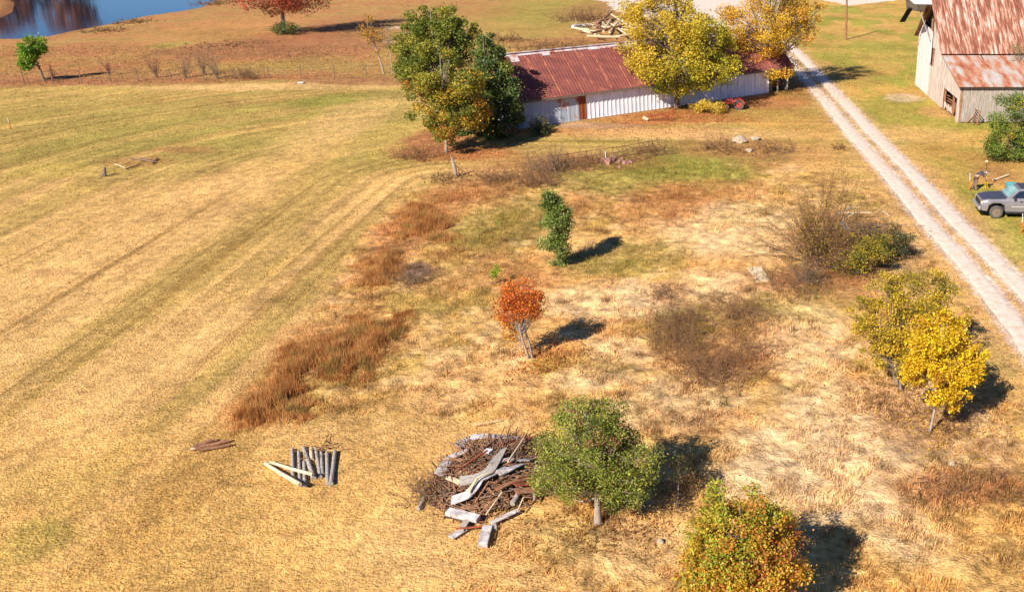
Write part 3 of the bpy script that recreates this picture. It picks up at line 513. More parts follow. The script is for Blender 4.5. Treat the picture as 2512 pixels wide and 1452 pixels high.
mb.add([Bq(BX - .45, Ym, rH + .07), Bq(HX, Ym, rH + .07), Bq(BX - 2.2, Ym + 2.0, rH + .07 - 2.0 * k1), Bq(BX - .45, Ym + 2.4, rH + .07 - 2.4 * k1)], [(0, 1, 2, 3)])
o = mb.build('hay_hood', ramp_mat('hood_tin', [(.35, (200, 140, 120)), (.5, (226, 222, 230)), (.7, (236, 236, 246))], (.5, .5, .5), 1.5, rough=.6), barn)
md = o.modifiers.new('solid', 'SOLIDIFY'); md.thickness = .04
mb = MB(); mb.prism([Bq(BX + .2, 93.6, 3.0), Bq(BX + .2, 98.5, 3.0), Bq(BX + .2, 98.5, 6.7), Bq(BX + .2, Ym, rH - .3), Bq(BX + .2, 93.6, 8.3)], (.04, 0, 0)); mb.build('loft_shade_panel', G_DARK, barn)  # near-black panel behind the loft opening paints its interior shade
mb = MB(); mb.beam(Bq(BX - 2.0, Ym + 1.6, rH - 1.3), Bq(BX - 2.5, Ym + 2.4, rH - 2.6), .7, .05); mb.build('hood_shade_board', G_DARK, barn)  # added dark board stands in for the shaded underside of the hood
mb = MB(); mb.beam(Bq(BX - .2, Ym - .2, 5.3), Bq(BX - 1.6, Ym + .2, rH - .6), .08, .08); mb.build('brace', G_GWOOD, barn)
# gate panels leaning at the open bay of the barn
def pipe_gate(name, a, b, h, nr, label, cat, mat, posts=4, r=.035, group=None, zz=.05, tilt=0.0):
    a = np.array(a, float); b = np.array(b, float); root = empty(name, a, label, cat, group); d = b - a; dz = np.array([0, 0, 1]); side = np.array([-d[1], d[0], 0]) / np.linalg.norm(d[:2]) * tilt; up = lambda z: dz * z + side * z
    mb = MB()
    for k in range(nr): z = zz + h * k / (nr - 1); mb.tube([up(z), d + up(z)], r, 6)
    mb.build('rails', mat, root)
    for k in range(posts): mb = MB(); q = d * k / (posts - 1); mb.tube([q - dz * .1, q + up(h + zz + .05)], r * 1.25, 6); mb.build('upright', mat, root)
    return root
pipe_gate('gate_panel', P(2312, 264), P(2396, 309), 1.15, 6, 'rusty pipe gate panel standing in front of the open barn bay', 'gate', G_BWOOD, 4, .04, tilt=.15)
pipe_gate('gate_panel', P(2306, 266), P(2368, 303), .7, 5, 'lower rusty gate panel leaning flat on the weeds left of the barn bay', 'gate', G_BWOOD, 3, .035, tilt=1.1)
# straw coloured rubble inside the bay
# ------------------------------------------------------------------ utility pole
b = P(2075, 98); pole = empty('utility_pole', b, 'tall dark wooden utility pole in the grass right of the gravel track', 'pole')
mb = MB(); mb.tube([(0, 0, -.2), (-.12, 0, 4.5), (-.3, 0, 9.5)], [.17, .14, .11], 10); mb.build('post', G_BWOOD, pole); mb = MB(); mb.beam((-1.2, 0, 8.9), (.7, 0, 8.9), .12, .12); mb.build('crossarm', G_BWOOD, pole)

for x_ in (-1.1, -.6, .5): mb = MB(); mb.tube([(x_, 0, 8.95), (x_, 0, 9.1)], .05, 8); mb.build('insulator', G_SWALL, pole)
# ------------------------------------------------------------------ trees
YG = [((208, 190, 48), 5), ((180, 174, 48), 4), ((228, 192, 54), 3), ((130, 146, 42), 3)]
YO = [((242, 198, 58), 5), ((234, 172, 50), 4), ((206, 172, 52), 2), ((214, 136, 48), 1)]
DG = [((124, 142, 56), 4), ((94, 116, 48), 3), ((156, 164, 68), 3), ((130, 126, 66), 1)]
OLV = [((136, 144, 50), 4), ((170, 164, 56), 3), ((104, 122, 42), 3)]
tree('pine_tree', 'small bright green pine leaning beside the pond bank', 'tree', (108, 201), [(75, 112, 26, 20), (66, 150, 22, 22), (97, 112, 14, 14), (82, 132, 16, 14)], 5200, .20, [((118, 160, 44), 5), ((150, 180, 54), 4), ((84, 124, 40), 2)], .14, G_BARK, 26, .34, .3)
tree('red_oak_tree', 'big rusty red tree at the top edge with ivy round its trunk', 'tree', (694, 82), [(690, -30, 105, 60), (630, 8, 50, 18), (745, 4, 55, 24), (700, 18, 55, 24), (690, -110, 90, 70)], 19000, .24, [((206, 98, 66), 4), ((176, 82, 52), 4), ((150, 116, 60), 2), ((214, 130, 84), 2)], .30, G_PBARK, 110, .17, .4, limb_r=.35)
tree('ivy_bush', 'dark green ivy clump round the foot of the rusty red tree', 'bush', (700, 86), [(702, 66, 24, 16), (690, 76, 16, 8), (718, 74, 14, 9)], 1600, .16, [((70, 110, 44), 4), ((110, 128, 50), 3), ((52, 86, 40), 2)], .03, None, 20, .3)
tree('young_tree', 'thin yellow leaved tree left of the dark green trees', 'tree', (941, 182), [(900, 62, 24, 20), (912, 95, 22, 22), (890, 85, 15, 20), (922, 120, 12, 16)], 900, .17, [((206, 160, 54), 4), ((170, 140, 56), 3), ((190, 120, 60), 2)], .11, G_PBARK, 26, .3)
tree('young_tree', 'sparse twiggy tree close to the trunk of the dark green trees', 'tree', (962, 180), [(945, 95, 20, 22), (955, 75, 14, 16), (975, 110, 10, 18)], 380, .15, [((178, 156, 84), 4), ((150, 130, 76), 3)], .08, G_PBARK, 24, .3)
tree('broadleaf_tree', 'tall olive green tree behind the left end of the rusty roofed shed', 'tree', (1085, 330), [(1065, 110, 92, 62, 3.5), (1040, 70, 60, 34, 3.5), (1120, 75, 60, 36, 3.5), (1030, 165, 52, 60, 3), (1000, 140, 36, 40, 3), (1130, 150, 50, 60, 3), (1070, 190, 80, 50, 2.5), (1095, 40, 60, 24, 3.5)], 34000, .17, OLV + [((150, 148, 56), 3)], .25, G_BARK, 150, .15, .45)
tree('sassafras_tree', 'green and orange tree with a pale bare trunk at the front of the dark trees', 'tree', (1094, 376), [(1100, 205, 72, 52), (1060, 262, 52, 50), (1130, 270, 62, 60), (1095, 300, 60, 34), (1090, 150, 44, 30), (1040, 220, 40, 40), (1110, 335, 50, 16)], 22000, .16, [((160, 156, 50), 5), ((204, 168, 54), 3), ((206, 136, 50), 1), ((112, 126, 46), 3)], .12, G_PBARK, 120, .18, .4, fork=.3)
tree('cedar_tree', 'dark green and purple cedar covering the left end of the shed', 'tree', (1206, 331), [(1190, 132, 40, 46, .5), (1203, 195, 56, 60, .5), (1212, 270, 60, 60), (1175, 235, 44, 64), (1160, 308, 46, 34, -1.5), (1250, 285, 34, 44, -2), (1236, 296, 36, 46), (1232, 215, 34, 40), (1205, 100, 30, 30, .5), (1185, 330, 60, 24)], 40000, .17, DG + [((116, 96, 92), 2), ((60, 84, 44), 3), ((98, 124, 72), 2)], .16, G_BARK, 110, .2, .4)
bare_shrub('cedar_bush', 'feathery grey green bush at the left foot of the white shed wall', 'bush', (1322, 330), 2.6, 1.5, 46, G_GTWIG, (1800, .12, [((130, 138, 66), 4), ((98, 112, 56), 3)]), r=.02, spread=1.7)
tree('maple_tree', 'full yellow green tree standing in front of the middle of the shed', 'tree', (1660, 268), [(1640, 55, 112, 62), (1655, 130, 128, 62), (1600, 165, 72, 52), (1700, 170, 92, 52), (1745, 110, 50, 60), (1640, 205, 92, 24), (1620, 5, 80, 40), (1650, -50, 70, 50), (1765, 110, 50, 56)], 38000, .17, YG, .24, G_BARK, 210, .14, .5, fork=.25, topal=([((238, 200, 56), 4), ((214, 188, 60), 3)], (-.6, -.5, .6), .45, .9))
tree('maple_tree', 'loose orange yellow tree over the right end of the shed beside the track', 'tree', (1888, 225), [(1875, 60, 108, 64), (1960, 45, 66, 46), (1830, 130, 62, 52), (1890, 160, 66, 40), (1820, 10, 60, 36), (1930, 95, 62, 40), (1990, 30, 40, 30), (1905, 195, 44, 18), (1900, -60, 90, 60), (1825, 90, 60, 50)], 26000, .17, YO, .24, G_PBARK, 190, .14, .5, fork=.2, limb_r=.4)
tree('column_tree', 'narrow upright dark green tree in the middle of the weedy plot', 'tree', (1378, 655), [(1352, 500, 28, 26), (1362, 545, 34, 36), (1368, 590, 30, 34), (1376, 630, 22, 22), (1385, 530, 16, 24)], 9500, .10, [((132, 152, 66), 5), ((96, 118, 52), 3), ((164, 176, 96), 4)], .07, G_BARK, 60, .3, .25)
tree('sumac_tree', 'small bright orange tree with two pale stems in the middle of the plot', 'tree', (1299, 882), [(1275, 715, 46, 26), (1268, 752, 48, 34), (1304, 742, 32, 34), (1258, 800, 26, 34), (1276, 840, 20, 26), (1245, 735, 22, 28)], 6200, .085, [((226, 122, 44), 5), ((236, 150, 52), 3), ((200, 94, 46), 4), ((190, 130, 84), 1)], .08, G_PBARK, 75, .26, .3, stems=2, fork=.3, topal=([((230, 160, 48), 3), ((204, 150, 52), 2)], (0, 0, -1), .7, .95))
tree('pear_tree', 'round green tree with reddish clumps beside the burn pile', 'tree', (1466, 1286), [(1440, 1030, 84, 54), (1450, 1110, 132, 70), (1390, 1160, 76, 60), (1520, 1165, 86, 66), (1460, 1195, 96, 50), (1350, 1135, 44, 44), (1480, 1060, 70, 60)], 32000, .066, [((146, 158, 58), 5), ((174, 184, 78), 3), ((100, 114, 48), 4), ((176, 128, 96), 1.3), ((188, 160, 84), 1)], .12, G_PBARK, 210, .17, .55, fork=.25)
tree('sweetgum_tree', 'green, gold and red dotted tree cut by the bottom edge of the photo', 'tree', (1835, 1570), [(1815, 1265, 102, 70), (1835, 1330, 118, 90), (1790, 1400, 118, 90), (1870, 1420, 100, 90), (1715, 1440, 52, 90), (1815, 1480, 132, 60), (1820, 1370, 125, 60), (1825, 1300, 100, 60)], 40000, .074, [((226, 176, 52), 6), ((206, 130, 54), 3), ((180, 100, 54), 2), ((160, 164, 56), 3), ((236, 196, 70), 3)], .12, G_BARK, 240, .16, .6, topal=([((160, 176, 56), 4), ((206, 180, 58), 3), ((206, 140, 54), 2)], (-.45, 0, .8), .45, .98), limb_r=.25)
tree('ash_tree', 'bushy olive and yellow tree left of the bright yellow tree', 'tree', (2205, 950), [(2170, 715, 58, 48, 1.5), (2255, 705, 72, 50, 1.8), (2330, 770, 46, 60, 1.6), (2170, 800, 72, 70, .6), (2250, 810, 90, 80, .8), (2200, 890, 70, 44, .3), (2140, 850, 36, 40, .3), (2350, 850, 40, 60, 1.5), (2290, 690, 50, 40, 1.8), (2120, 760, 40, 50, 1)], 24000, .082, [((212, 180, 48), 5), ((178, 158, 50), 3), ((138, 130, 48), 3), ((228, 190, 52), 4)], .12, G_BARK, 190, .16, .4, stems=5, fork=.15, twigs=4)
tree('tulip_tree', 'bright yellow tree with a thin pale trunk at the right edge of the plot', 'tree', (2281, 1062), [(2310, 820, 74, 52), (2320, 890, 82, 50), (2300, 940, 70, 40), (2360, 935, 42, 56), (2260, 860, 36, 50), (2290, 975, 40, 16), (2235, 930, 30, 40), (2370, 880, 36, 50), (2340, 990, 44, 24)], 15000, .10, [((244, 208, 36), 6), ((232, 186, 36), 4), ((208, 168, 40), 2), ((196, 136, 40), 1)], .05, G_PBARK, 120, .19, .45, fork=.35)
tree('sapling', 'thin pale stemmed sapling in the shade right of the round green tree', 'sapling', (1660, 1242), [(1668, 1145, 24, 26), (1664, 1180, 14, 22)], 260, .06, [((110, 112, 60), 4), ((140, 120, 70), 2)], .022, G_PBARK, 16, .3, fork=.5)
tree('sapling', 'tiny lime green sapling above and left of the bright orange tree', 'sapling', (1206, 700), [(1214, 660, 12, 12), (1206, 678, 10, 10)], 420, .07, [((150, 178, 40), 4), ((176, 190, 56), 2)], .02, G_BARK, 14, .4)
tree('sapling', 'bare twig sapling just behind the trunk of the bright yellow tree', 'sapling', (2318, 1010), [(2316, 960, 14, 22)], 120, .06, [((206, 166, 60), 3)], .02, G_PBARK, 12, .3)
tree('green_bush', 'leafy green bush cut by the right edge below the barn', 'bush', (2490, 395), [(2490, 290, 56, 56), (2480, 345, 54, 48), (2530, 260, 50, 60), (2450, 320, 30, 36), (2525, 350, 40, 44)], 15000, .13, [((120, 146, 58), 5), ((150, 160, 64), 4), ((84, 112, 48), 3), ((190, 166, 60), 1)], .08, G_BARK, 110, .2, .45, stems=4, fork=.15)
tree('vine_clump', 'dead leafy vine sprawling over the lower barn roof at the right edge', 'vine', None, [(2500, 128, 20, 22)], 260, .12, [((120, 132, 66), 4), ((150, 120, 80), 2)], .03, G_GTWIG, 24, .3, base=(BX + 7.4, 87.4, 4.35))
# bare shrubs and brambles
BR = [((150, 120, 60), 3), ((168, 150, 66), 4), ((126, 120, 52), 2)]
bare_shrub('bare_shrub', 'large half bare brown shrub fanning out left of the gravel track', 'shrub', (2015, 648), 9.5, 5.0, 120, G_TWIG, (7500, .085, BR + [((190, 150, 60), 2)]), r=.03, spread=1.15, nbase=.12, sub=8)
bare_shrub('bare_shrub', 'grey twiggy shrub arching low left of the big brown shrub foot', 'shrub', (1985, 690), 3.0, 1.5, 70, G_GTWIG, (900, .06, [((160, 110, 70), 3), ((130, 120, 60), 2)]), r=.016, spread=1.9, sub=8)
tree('privet_bush', 'yellow flecked green bush in front of the metal debris by the track', 'bush', (2110, 675), [(2110, 620, 52, 32), (2160, 610, 48, 30), (2075, 640, 34, 24), (2105, 595, 22, 24)], 5600, .085, [((176, 160, 46), 4), ((118, 120, 48), 4), ((206, 178, 50), 2), ((84, 92, 44), 2)], .05, G_BARK, 70, .2, .3, stems=4, fork=.1)
tree('dark_bush', 'dark green bush at the right side of the metal debris by the track', 'bush', (2175, 640), [(2180, 585, 40, 28), (2150, 600, 36, 26), (2210, 600, 30, 26)], 4200, .09, [((84, 92, 50), 4), ((110, 104, 58), 3), ((96, 116, 84), 2)], .05, G_BARK, 50, .24, .3, stems=4, fork=.1)
for i, (px, py, w, h, n, lab) in enumerate([
  (1690, 890, 1.8, 1.0, 50, 'dark bramble thicket at the lower left of the brown shrubby mound'),
  (1650, 845, 1.8, 1.125, 80, 'low bramble on the left flank of the brown shrubby mound'),
  (1745, 925, 2.0, 1.25, 100, 'bramble at the lower tip of the brown shrubby mound'),
  (1820, 875, 1.8, 1.0, 50, 'reddish bramble on the right flank of the brown shrubby mound'),
  (1815, 775, 1.8, 1.0, 72, 'brown bramble at the upper right of the shrubby mound'),
  (1670, 800, 2.2, 1.25, 88, 'brown bramble at the upper left of the shrubby mound'),
  (1625, 722, 1.4, .6, 34, 'small round brown shrub above the shrubby mound'),
  (1760, 738, 1.3, .5, 22, 'thin shrub right of the small round brown shrub'),
  (1900, 690, 2.2, .8, 50, 'low brown shrub right of the pale flat board'),
  (1960, 720, 1.8, .7, 36, 'low greenish brown shrub below the grey twiggy shrub'),
  (2200, 1000, 2.0, .7, 36, 'low dry bramble under the olive and yellow tree'),
  (2340, 1040, 1.8, .7, 36, 'low dry bramble right of the bright yellow tree trunk'),
  (2420, 1200, 1.8, .6, 40, 'dry brown bramble near the lower right corner'),
  (2320, 1215, 1.6, .4, 30, 'sparse bramble left of the lower right corner bramble'),
  (1230, 440, 2.4, .9, 50, 'brown thicket left of the rusty pipe fence'),
  (1320, 455, 2.0, 1.6, 50, 'tall brown thicket at the left end of the rusty pipe fence'),
  (1345, 420, 2.2, 1.7, 44, 'greyish bush right behind the left end of the rusty pipe fence'),
  (1440, 405, 2.6, .9, 40, 'low bramble under the rusty pipe fence'),
  (1600, 375, 2.4, 1.1, 44, 'bramble over the right end of the rusty pipe fence'),
  (1760, 365, 2.6, .9, 50, 'brown bramble left of the two pale rocks'),
  (1900, 370, 2.6, .8, 44, 'low bramble right of the two pale rocks'),
  (1010, 690, 1.6, .8, 60, 'bluish grey twiggy shrub beside the orange grass'),
  (1090, 440, 2.0, .6, 34, 'low brown bramble round the leaning dead snag'),
  (1020, 385, 2.4, 1.0, 44, 'brown twiggy shrub at the lower left of the dark trees'),
  (605, 193, 2.6, 1.4, 54, 'dark round shrub on the old fence line'),
  (1440, 50, 6.0, 2.0, 90, 'wide reddish brown shrub behind the far woodpile'),
  (1360, 118, 8.0, 1.3, 80, 'long low brown shrub behind the shed roof'),
  (410, 30, 3.5, 1.0, 40, 'reddish reed clump on the near bank of the pond'),
  (1250, 100, 4.0, 1.1, 40, 'low brown bramble behind the left end of the shed roof'),
  (2060, 365, 1.2, .5, 18, 'small dry weed clump left of the gravel track'),
  (1470, 1312, 1.4, .35, 30, 'low dark weeds at the foot of the round green tree'),
  (1345, 1190, 1.0, .4, 26, 'dark twigs between the burn pile and the round green tree'),
  (1400, 408, 3.0, 1.0, 50, 'tangled brown brush hiding the left part of the rusty pipe fence'),
  (1520, 392, 3.0, .9, 46, 'tangled brown brush in front of the right part of the rusty pipe fence'),
  (250, 78, 4.0, 1.0, 40, 'low reddish brush on the near pond bank above the pine'),
  (330, 56, 3.5, .9, 36, 'small reed clump in the middle of the near pond bank'),
  (520, 12, 4.0, 1.3, 40, 'yellowish brush at the right end of the pond'),
  (740, 140, 7.0, .7, 50, 'low brown scrub in the pasture below the rusty red tree'),
  (560, 110, 6.0, .6, 40, 'low pinkish scrub in the middle of the far pasture'),
  (1060, 1215, 1.3, .7, 60, 'grey twig heap at the left end of the burn pile')]):
    far = py < 130
    n = int(n * 1.8); bare_shrub('bramble', lab, 'shrub', (px, py), w * 1.15, h * 1.1, n, G_GTWIG if i in (6, 16, 21, 39) else G_TWIG, (int(n * 9), .05 + (.08 if far else 0) + (.03 if py < 500 else 0), [((156, 112, 72), 4), ((120, 104, 56), 2), ((140, 130, 62), 1)]), r=.012 + (.02 if far else 0) + (.01 if py < 500 else 0), spread=1.9, nbase=1.0, sub=7)
for px, py, h, lab, pal in [(385, 192, 3.4, 'leafless orange brown sapling on the old fence line', [((190, 116, 66), 3)]), (456, 192, 3.2, 'purple tinged bare sapling on the old fence line', [((150, 96, 96), 3)]), (268, 186, 2.2, 'small pinkish bare sapling right of the bright green pine', [((180, 96, 96), 3)]), (535, 194, 4.2, 'thin grey bare sapling near the dark round shrub', [((176, 140, 110), 3)]), (500, 186, 3.8, 'bare brown sapling between the purple and the grey saplings', [((170, 110, 80), 3)]), (130, 200, 1.6, 'reddish twig clump at the foot of the bright green pine', [((190, 84, 74), 3)])]:
    bare_shrub('bare_sapling', lab, 'sapling', (px, py), h * .5, h, 12, G_GTWIG, (160, .12, pal), r=.03, spread=.8, nbase=.15, sub=7)
# far trees past the pond: seen only mirrored in its water
for x_, h_, lab in [(-196, 15, 'tallest autumn tree on the far pond bank'), (-183, 14, 'amber tree on the far pond bank'), (-170, 15.5, 'rounded brown tree on the far pond bank'), (-214, 14, 'outermost tree on the far pond bank')]:
    yb = 262 + rng.uniform(-4, 4); B3 = [(np.array([0, 0, h_ * .62]), np.array([6.2, 5, h_ * .36])), (np.array([3, 0, h_ * .4]), np.array([4.5, 4, h_ * .25])), (np.array([-3, 0, h_ * .38]), np.array([4.5, 4, h_ * .25]))]
    tree('bank_tree', lab, 'tree', None, B3, 5200, .62, [((200, 128, 44), 4), ((150, 96, 40), 4), ((120, 104, 44), 2)], .35, G_BARK, 70, .2, .3, base=(x_, yb, .3), group='trees on the far bank of the pond')
# ------------------------------------------------------------------ pickup truck (nose to the left)
T_SILVER = ramp_mat('silver_paint', [(.3, (150, 146, 152)), (.7, (172, 168, 172))], nscale=1, rough=.32, metal=.35, spec=.6)
T_HOOD = solid('dark_hood_paint', (84, 86, 98), .35, .3); T_BLACK = solid('black_plastic', (40, 38, 40), .7); T_GLASS = ramp_mat('window_glass', [(.3, (30, 36, 46)), (.7, (44, 52, 64))], rough=.06, spec=1.0)
T_WS = ramp_mat('windscreen_painted_reflection', [(.35, (120, 176, 176)), (.7, (196, 226, 214))], nscale=1.6, rough=.08, spec=1.0); T_TYRE = solid('tyre_rubber', (96, 90, 86), .9); T_RIM = solid('alloy_rim', (200, 184, 172), .35, .7); T_LENS = solid('headlight_lens', (244, 226, 196), .15); T_CHROME = solid('chrome_trim', (214, 214, 222), .25, .6); T_TRIM = solid('trim_strip', (226, 222, 222), .4, .2)  # windscreen: pale teal reflection is painted into the glass colour
tw = P(2437, 536); truck = empty('pickup_truck', (tw[0] + .15, tw[1] + .9, tw[2]), 'silver pickup truck with dark hood parked at the right edge of the photo', 'truck', rz=R(-2))
def loft(mb, secs):
    """secs: list of closed point rings (same count)"""
    n = len(secs[0]); vs = [p for r_ in secs for p in r_]; fs = [(i * n + k, i * n + (k + 1) % n, (i + 1) * n + (k + 1) % n, (i + 1) * n + k) for i in range(len(secs) - 1) for k in range(n)]
    mb.add(vs, fs + [tuple(range(n))[::-1], tuple((len(secs) - 1) * n + k for k in range(n))])
HWt = .93
def ring(x, zb, zt, w, wt): return [(x, -w, zb), (x, -w - .03, (zb + zt) / 2), (x, -w, zt - .12), (x, -wt, zt), (x, wt, zt), (x, w, zt - .12), (x, w + .03, (zb + zt) / 2), (x, w, zb)]
# front wheel axle at x=0, nose to -x; body split at the arch
mb = MB(); loft(mb, [ring(-.92, .55, .98, .72, .62), ring(-.84, .48, 1.08, .86, .76), ring(-.55, .45, 1.13, HWt, .84), ring(-.46, .82, 1.14, HWt, .84), ring(-.2, .94, 1.16, HWt, .85), ring(.2, .94, 1.17, HWt, .85), ring(.46, .80, 1.18, HWt, .86), ring(.54, .42, 1.19, HWt, .86), ring(1.1, .40, 1.22, HWt, .87), ring(2.6, .40, 1.22, HWt, .87), ring(2.95, .40, 1.22, HWt, .87), ring(3.05, .80, 1.22, HWt, .87), ring(3.3, .94, 1.22, HWt, .87), ring(3.65, .94, 1.22, HWt, .87), ring(3.92, .80, 1.22, HWt, .87), ring(4.0, .45, 1.22, HWt, .87), ring(4.6, .5, 1.2, HWt, .87)]); body = mb.build('body', T_SILVER, truck, .03)
mb = MB(); loft(mb, [[(-.84, -.66, 1.09), (-.84, .66, 1.09), (-.84, .66, 1.04), (-.84, -.66, 1.04)], [(-.4, -.8, 1.17), (-.4, .8, 1.17), (-.4, .8, 1.1), (-.4, -.8, 1.1)], [(.62, -.83, 1.23), (.62, .83, 1.23), (.62, .83, 1.12), (.62, -.83, 1.12)]]); mb.build('hood', T_HOOD, truck, .02)
cab = [(.55, 1.2, .86), (1.22, 1.70, .68), (1.45, 1.76, .66), (2.35, 1.76, .66), (2.72, 1.2, .86)]
mb = MB(); loft(mb, [[(x, -w, z), (x, w, z), (x, w - (0.0), 1.15), (x, -w, 1.15)] if False else [(x, -w, z), (x, w, z), (x, .87, 1.14), (x, -.87, 1.14)] for x, z, w in cab]); mb.build('cab', T_SILVER, truck, .02)
mb = MB(); mb.box((1.88, 0, 1.775), (.98, 1.26, .03)); mb.build('roof', T_HOOD, truck, .01)
mb = MB(); mb.add([(.60, -.76, 1.235), (.60, .76, 1.235), (1.2, .62, 1.705), (1.2, -.62, 1.705)], [(0, 1, 2, 3)]); o = mb.build('windscreen', T_WS, truck); o.modifiers.new('s', 'SOLIDIFY').thickness = -.02
def sidepoly(name, pts, mat, off=.02, sides=(-1, 1), par=None):
    for s_ in sides:
        vs = []
        for x, z in pts:
            w = float(np.interp(z, [1.14, 1.2, 1.70, 1.76], [.885, .875, .685, .665])) if z > 1.14 else .965
            vs.append((x, s_ * (w + off), z))
        mb = MB(); mb.prism(vs, (0, -s_ * .015, 0)); mb.build(name, mat, par or truck)
sidepoly('side_window', [(.86, 1.26), (1.28, 1.62), (1.58, 1.66), (1.58, 1.26)], T_GLASS); sidepoly('side_window', [(1.70, 1.26), (1.70, 1.66), (2.24, 1.66), (2.48, 1.26)], T_GLASS)
for s_ in (-1, 1):
    mb = MB(); mb.box((1.9, s_ * .965, .74), (3.0 if False else 2.1, .025, .05)); mb.build('trim_strip', T_TRIM, truck)
    mb = MB(); mb.box((1.42, s_ * .96, 1.05), (.16, .04, .045)); mb.build('door_handle', T_BLACK, truck)
    mb = MB(); mb.box((.98, s_ * 1.06, 1.3), (.1, .16, .2)); mb.build('mirror', T_BLACK, truck, .03)
    mb = MB(); mb.box((-.86, s_ * .68, .93), (.1, .3, .17)); mb.build('headlight', T_LENS, truck, .03)
    mb = MB(); mb.box((1.7, s_ * .93, .38), (2.3, .08, .12)); mb.build('running_board', T_BLACK, truck, .02)
    for xw in (0, 3.48):
        mb = MB(); mb.tube([(xw, s_ * .72, .385), (xw, s_ * .80, .385), (xw, s_ * .95, .385), (xw, s_ * .975, .385)], [.36, .39, .39, .34], 28); wh = mb.build('wheel', T_TYRE, truck, smooth=False)
        mb = MB(); mb.tube([(xw, s_ * .93, .385), (xw, s_ * .985, .385)], [.25, .25], 24); [mb.beam((xw, s_ * .99, .385), (xw + .2 * math.cos(a), s_ * .99, .385 + .2 * math.sin(a)), .03, .05) for a in np.linspace(0, 6.28, 6)[:-1]]; mb.build('rim', T_RIM, wh)
mb = MB(); mb.box((-.93, 0, .86), (.06, 1.0, .26)); mb.build('grille', T_BLACK, truck, .02)
mb = MB(); mb.box((-.97, 0, .6), (.16, 1.7, .24)); mb.build('bumper', T_CHROME, truck, .05); mb = MB(); mb.box((-.88, 0, .44), (.14, 1.5, .12)); mb.build('air_dam', T_BLACK, truck, .03)
mb = MB(); mb.box((3.7, 0, 1.19), (1.7, 1.6, .08)); mb.build('bed_liner', T_BLACK, truck); mb = MB(); mb.box((1.8, 0, .55), (4.0, 1.3, .3)); mb.build('chassis', T_BLACK, truck)
# turquoise tub standing behind the truck cab
TQ = solid('turquoise_plastic', (104, 196, 206), .4); q = AY(2479, 462, tw[1] + 2.9); zt = gz(q[0], q[1])
tub = empty('plastic_tub', (q[0], q[1], zt), 'turquoise plastic tub on a stand behind the windscreen of the truck', 'tub'); ht = AY(2479, 450, tw[1] + 2.9)[2] - zt
mb = MB(); mb.box((0, 0, ht - .17), (.55, .45, .3)); mb.build('tub', TQ, tub, .04); mb = MB(); mb.box((0, 0, ht), (.62, .5, .05)); mb.build('lid', TQ, tub, .02)
for dx, dy in ((-.2, -.15), (.2, -.15), (-.2, .15), (.2, .15)): mb = MB(); mb.beam((dx, dy, 0), (dx, dy, ht - .3), .05, .05); mb.build('leg', G_GWOOD, tub)
# survey pole, stakes, plank
YEL = solid('yellow_paint', (236, 196, 40), .5); ORA = solid('orange_paint', (236, 128, 40), .6); WHT = solid('white_paint', (238, 234, 236), .6); CRM = solid('cream_dome', (232, 220, 176), .4)
b = P(2418, 465); sp = empty('survey_pole', b, 'yellow and black survey pole with a cream dome beside the bending person', 'pole'); hp = AY(2411, 395, b[1])[2] - b[2]
mb = MB(); mb.tube([(0, 0, 0), (-.06, 0, hp * .62)], .025, 8); mb.build('lower_pole', YEL, sp); mb = MB(); mb.tube([(-.06, 0, hp * .62), (-.13, 0, hp - .08)], .022, 8); mb.build('upper_pole', T_BLACK, sp)
mb = MB(); mb.tube([(-.13, 0, hp - .1), (-.13, 0, hp - .06), (-.13, 0, hp), (-.13, 0, hp + .04)], [.06, .1, .09, .03], 14); mb.build('dome', CRM, sp)
for dx, dy in ((.12, -.2), (-.18, -.05), (.1, .2)): mb = MB(); mb.tube([(-.03, 0, hp * .42), (dx, dy, 0)], .014, 6); mb.build('leg', YEL, sp)
def stake(px, py, top, lab):
    b = P(px, py); h = AY(px, top, b[1])[2] - b[2]; r_ = empty('survey_stake', b, lab, 'stake', 'white and orange survey stakes'); mb = MB(); mb.beam((0, 0, -.05), (-.02, 0, h * .55), .07, .04); mb.build('flagging', ORA, r_); mb = MB(); mb.beam((-.02, 0, h * .55), (-.05, 0, h), .07, .03); mb.build('stake', WHT, r_)
stake(2377, 468, 424, 'white topped orange stake just left of the bending person'); stake(2505, 572, 524, 'white topped orange stake in front of the truck side'); stake(27, 316, 288, 'small orange stake in the hay field near the left edge')
b0, b1 = P(2436, 445), P(2474, 433); mb = MB(); mb.beam((0, 0, .07), b1 - b0 + np.array([0, 0, .12]), .16, .05); o = mb.build('plank', G_PWOOD, loc=b0); tag(o, 'pale plank lying in the grass between the survey pole and the bush', 'plank')
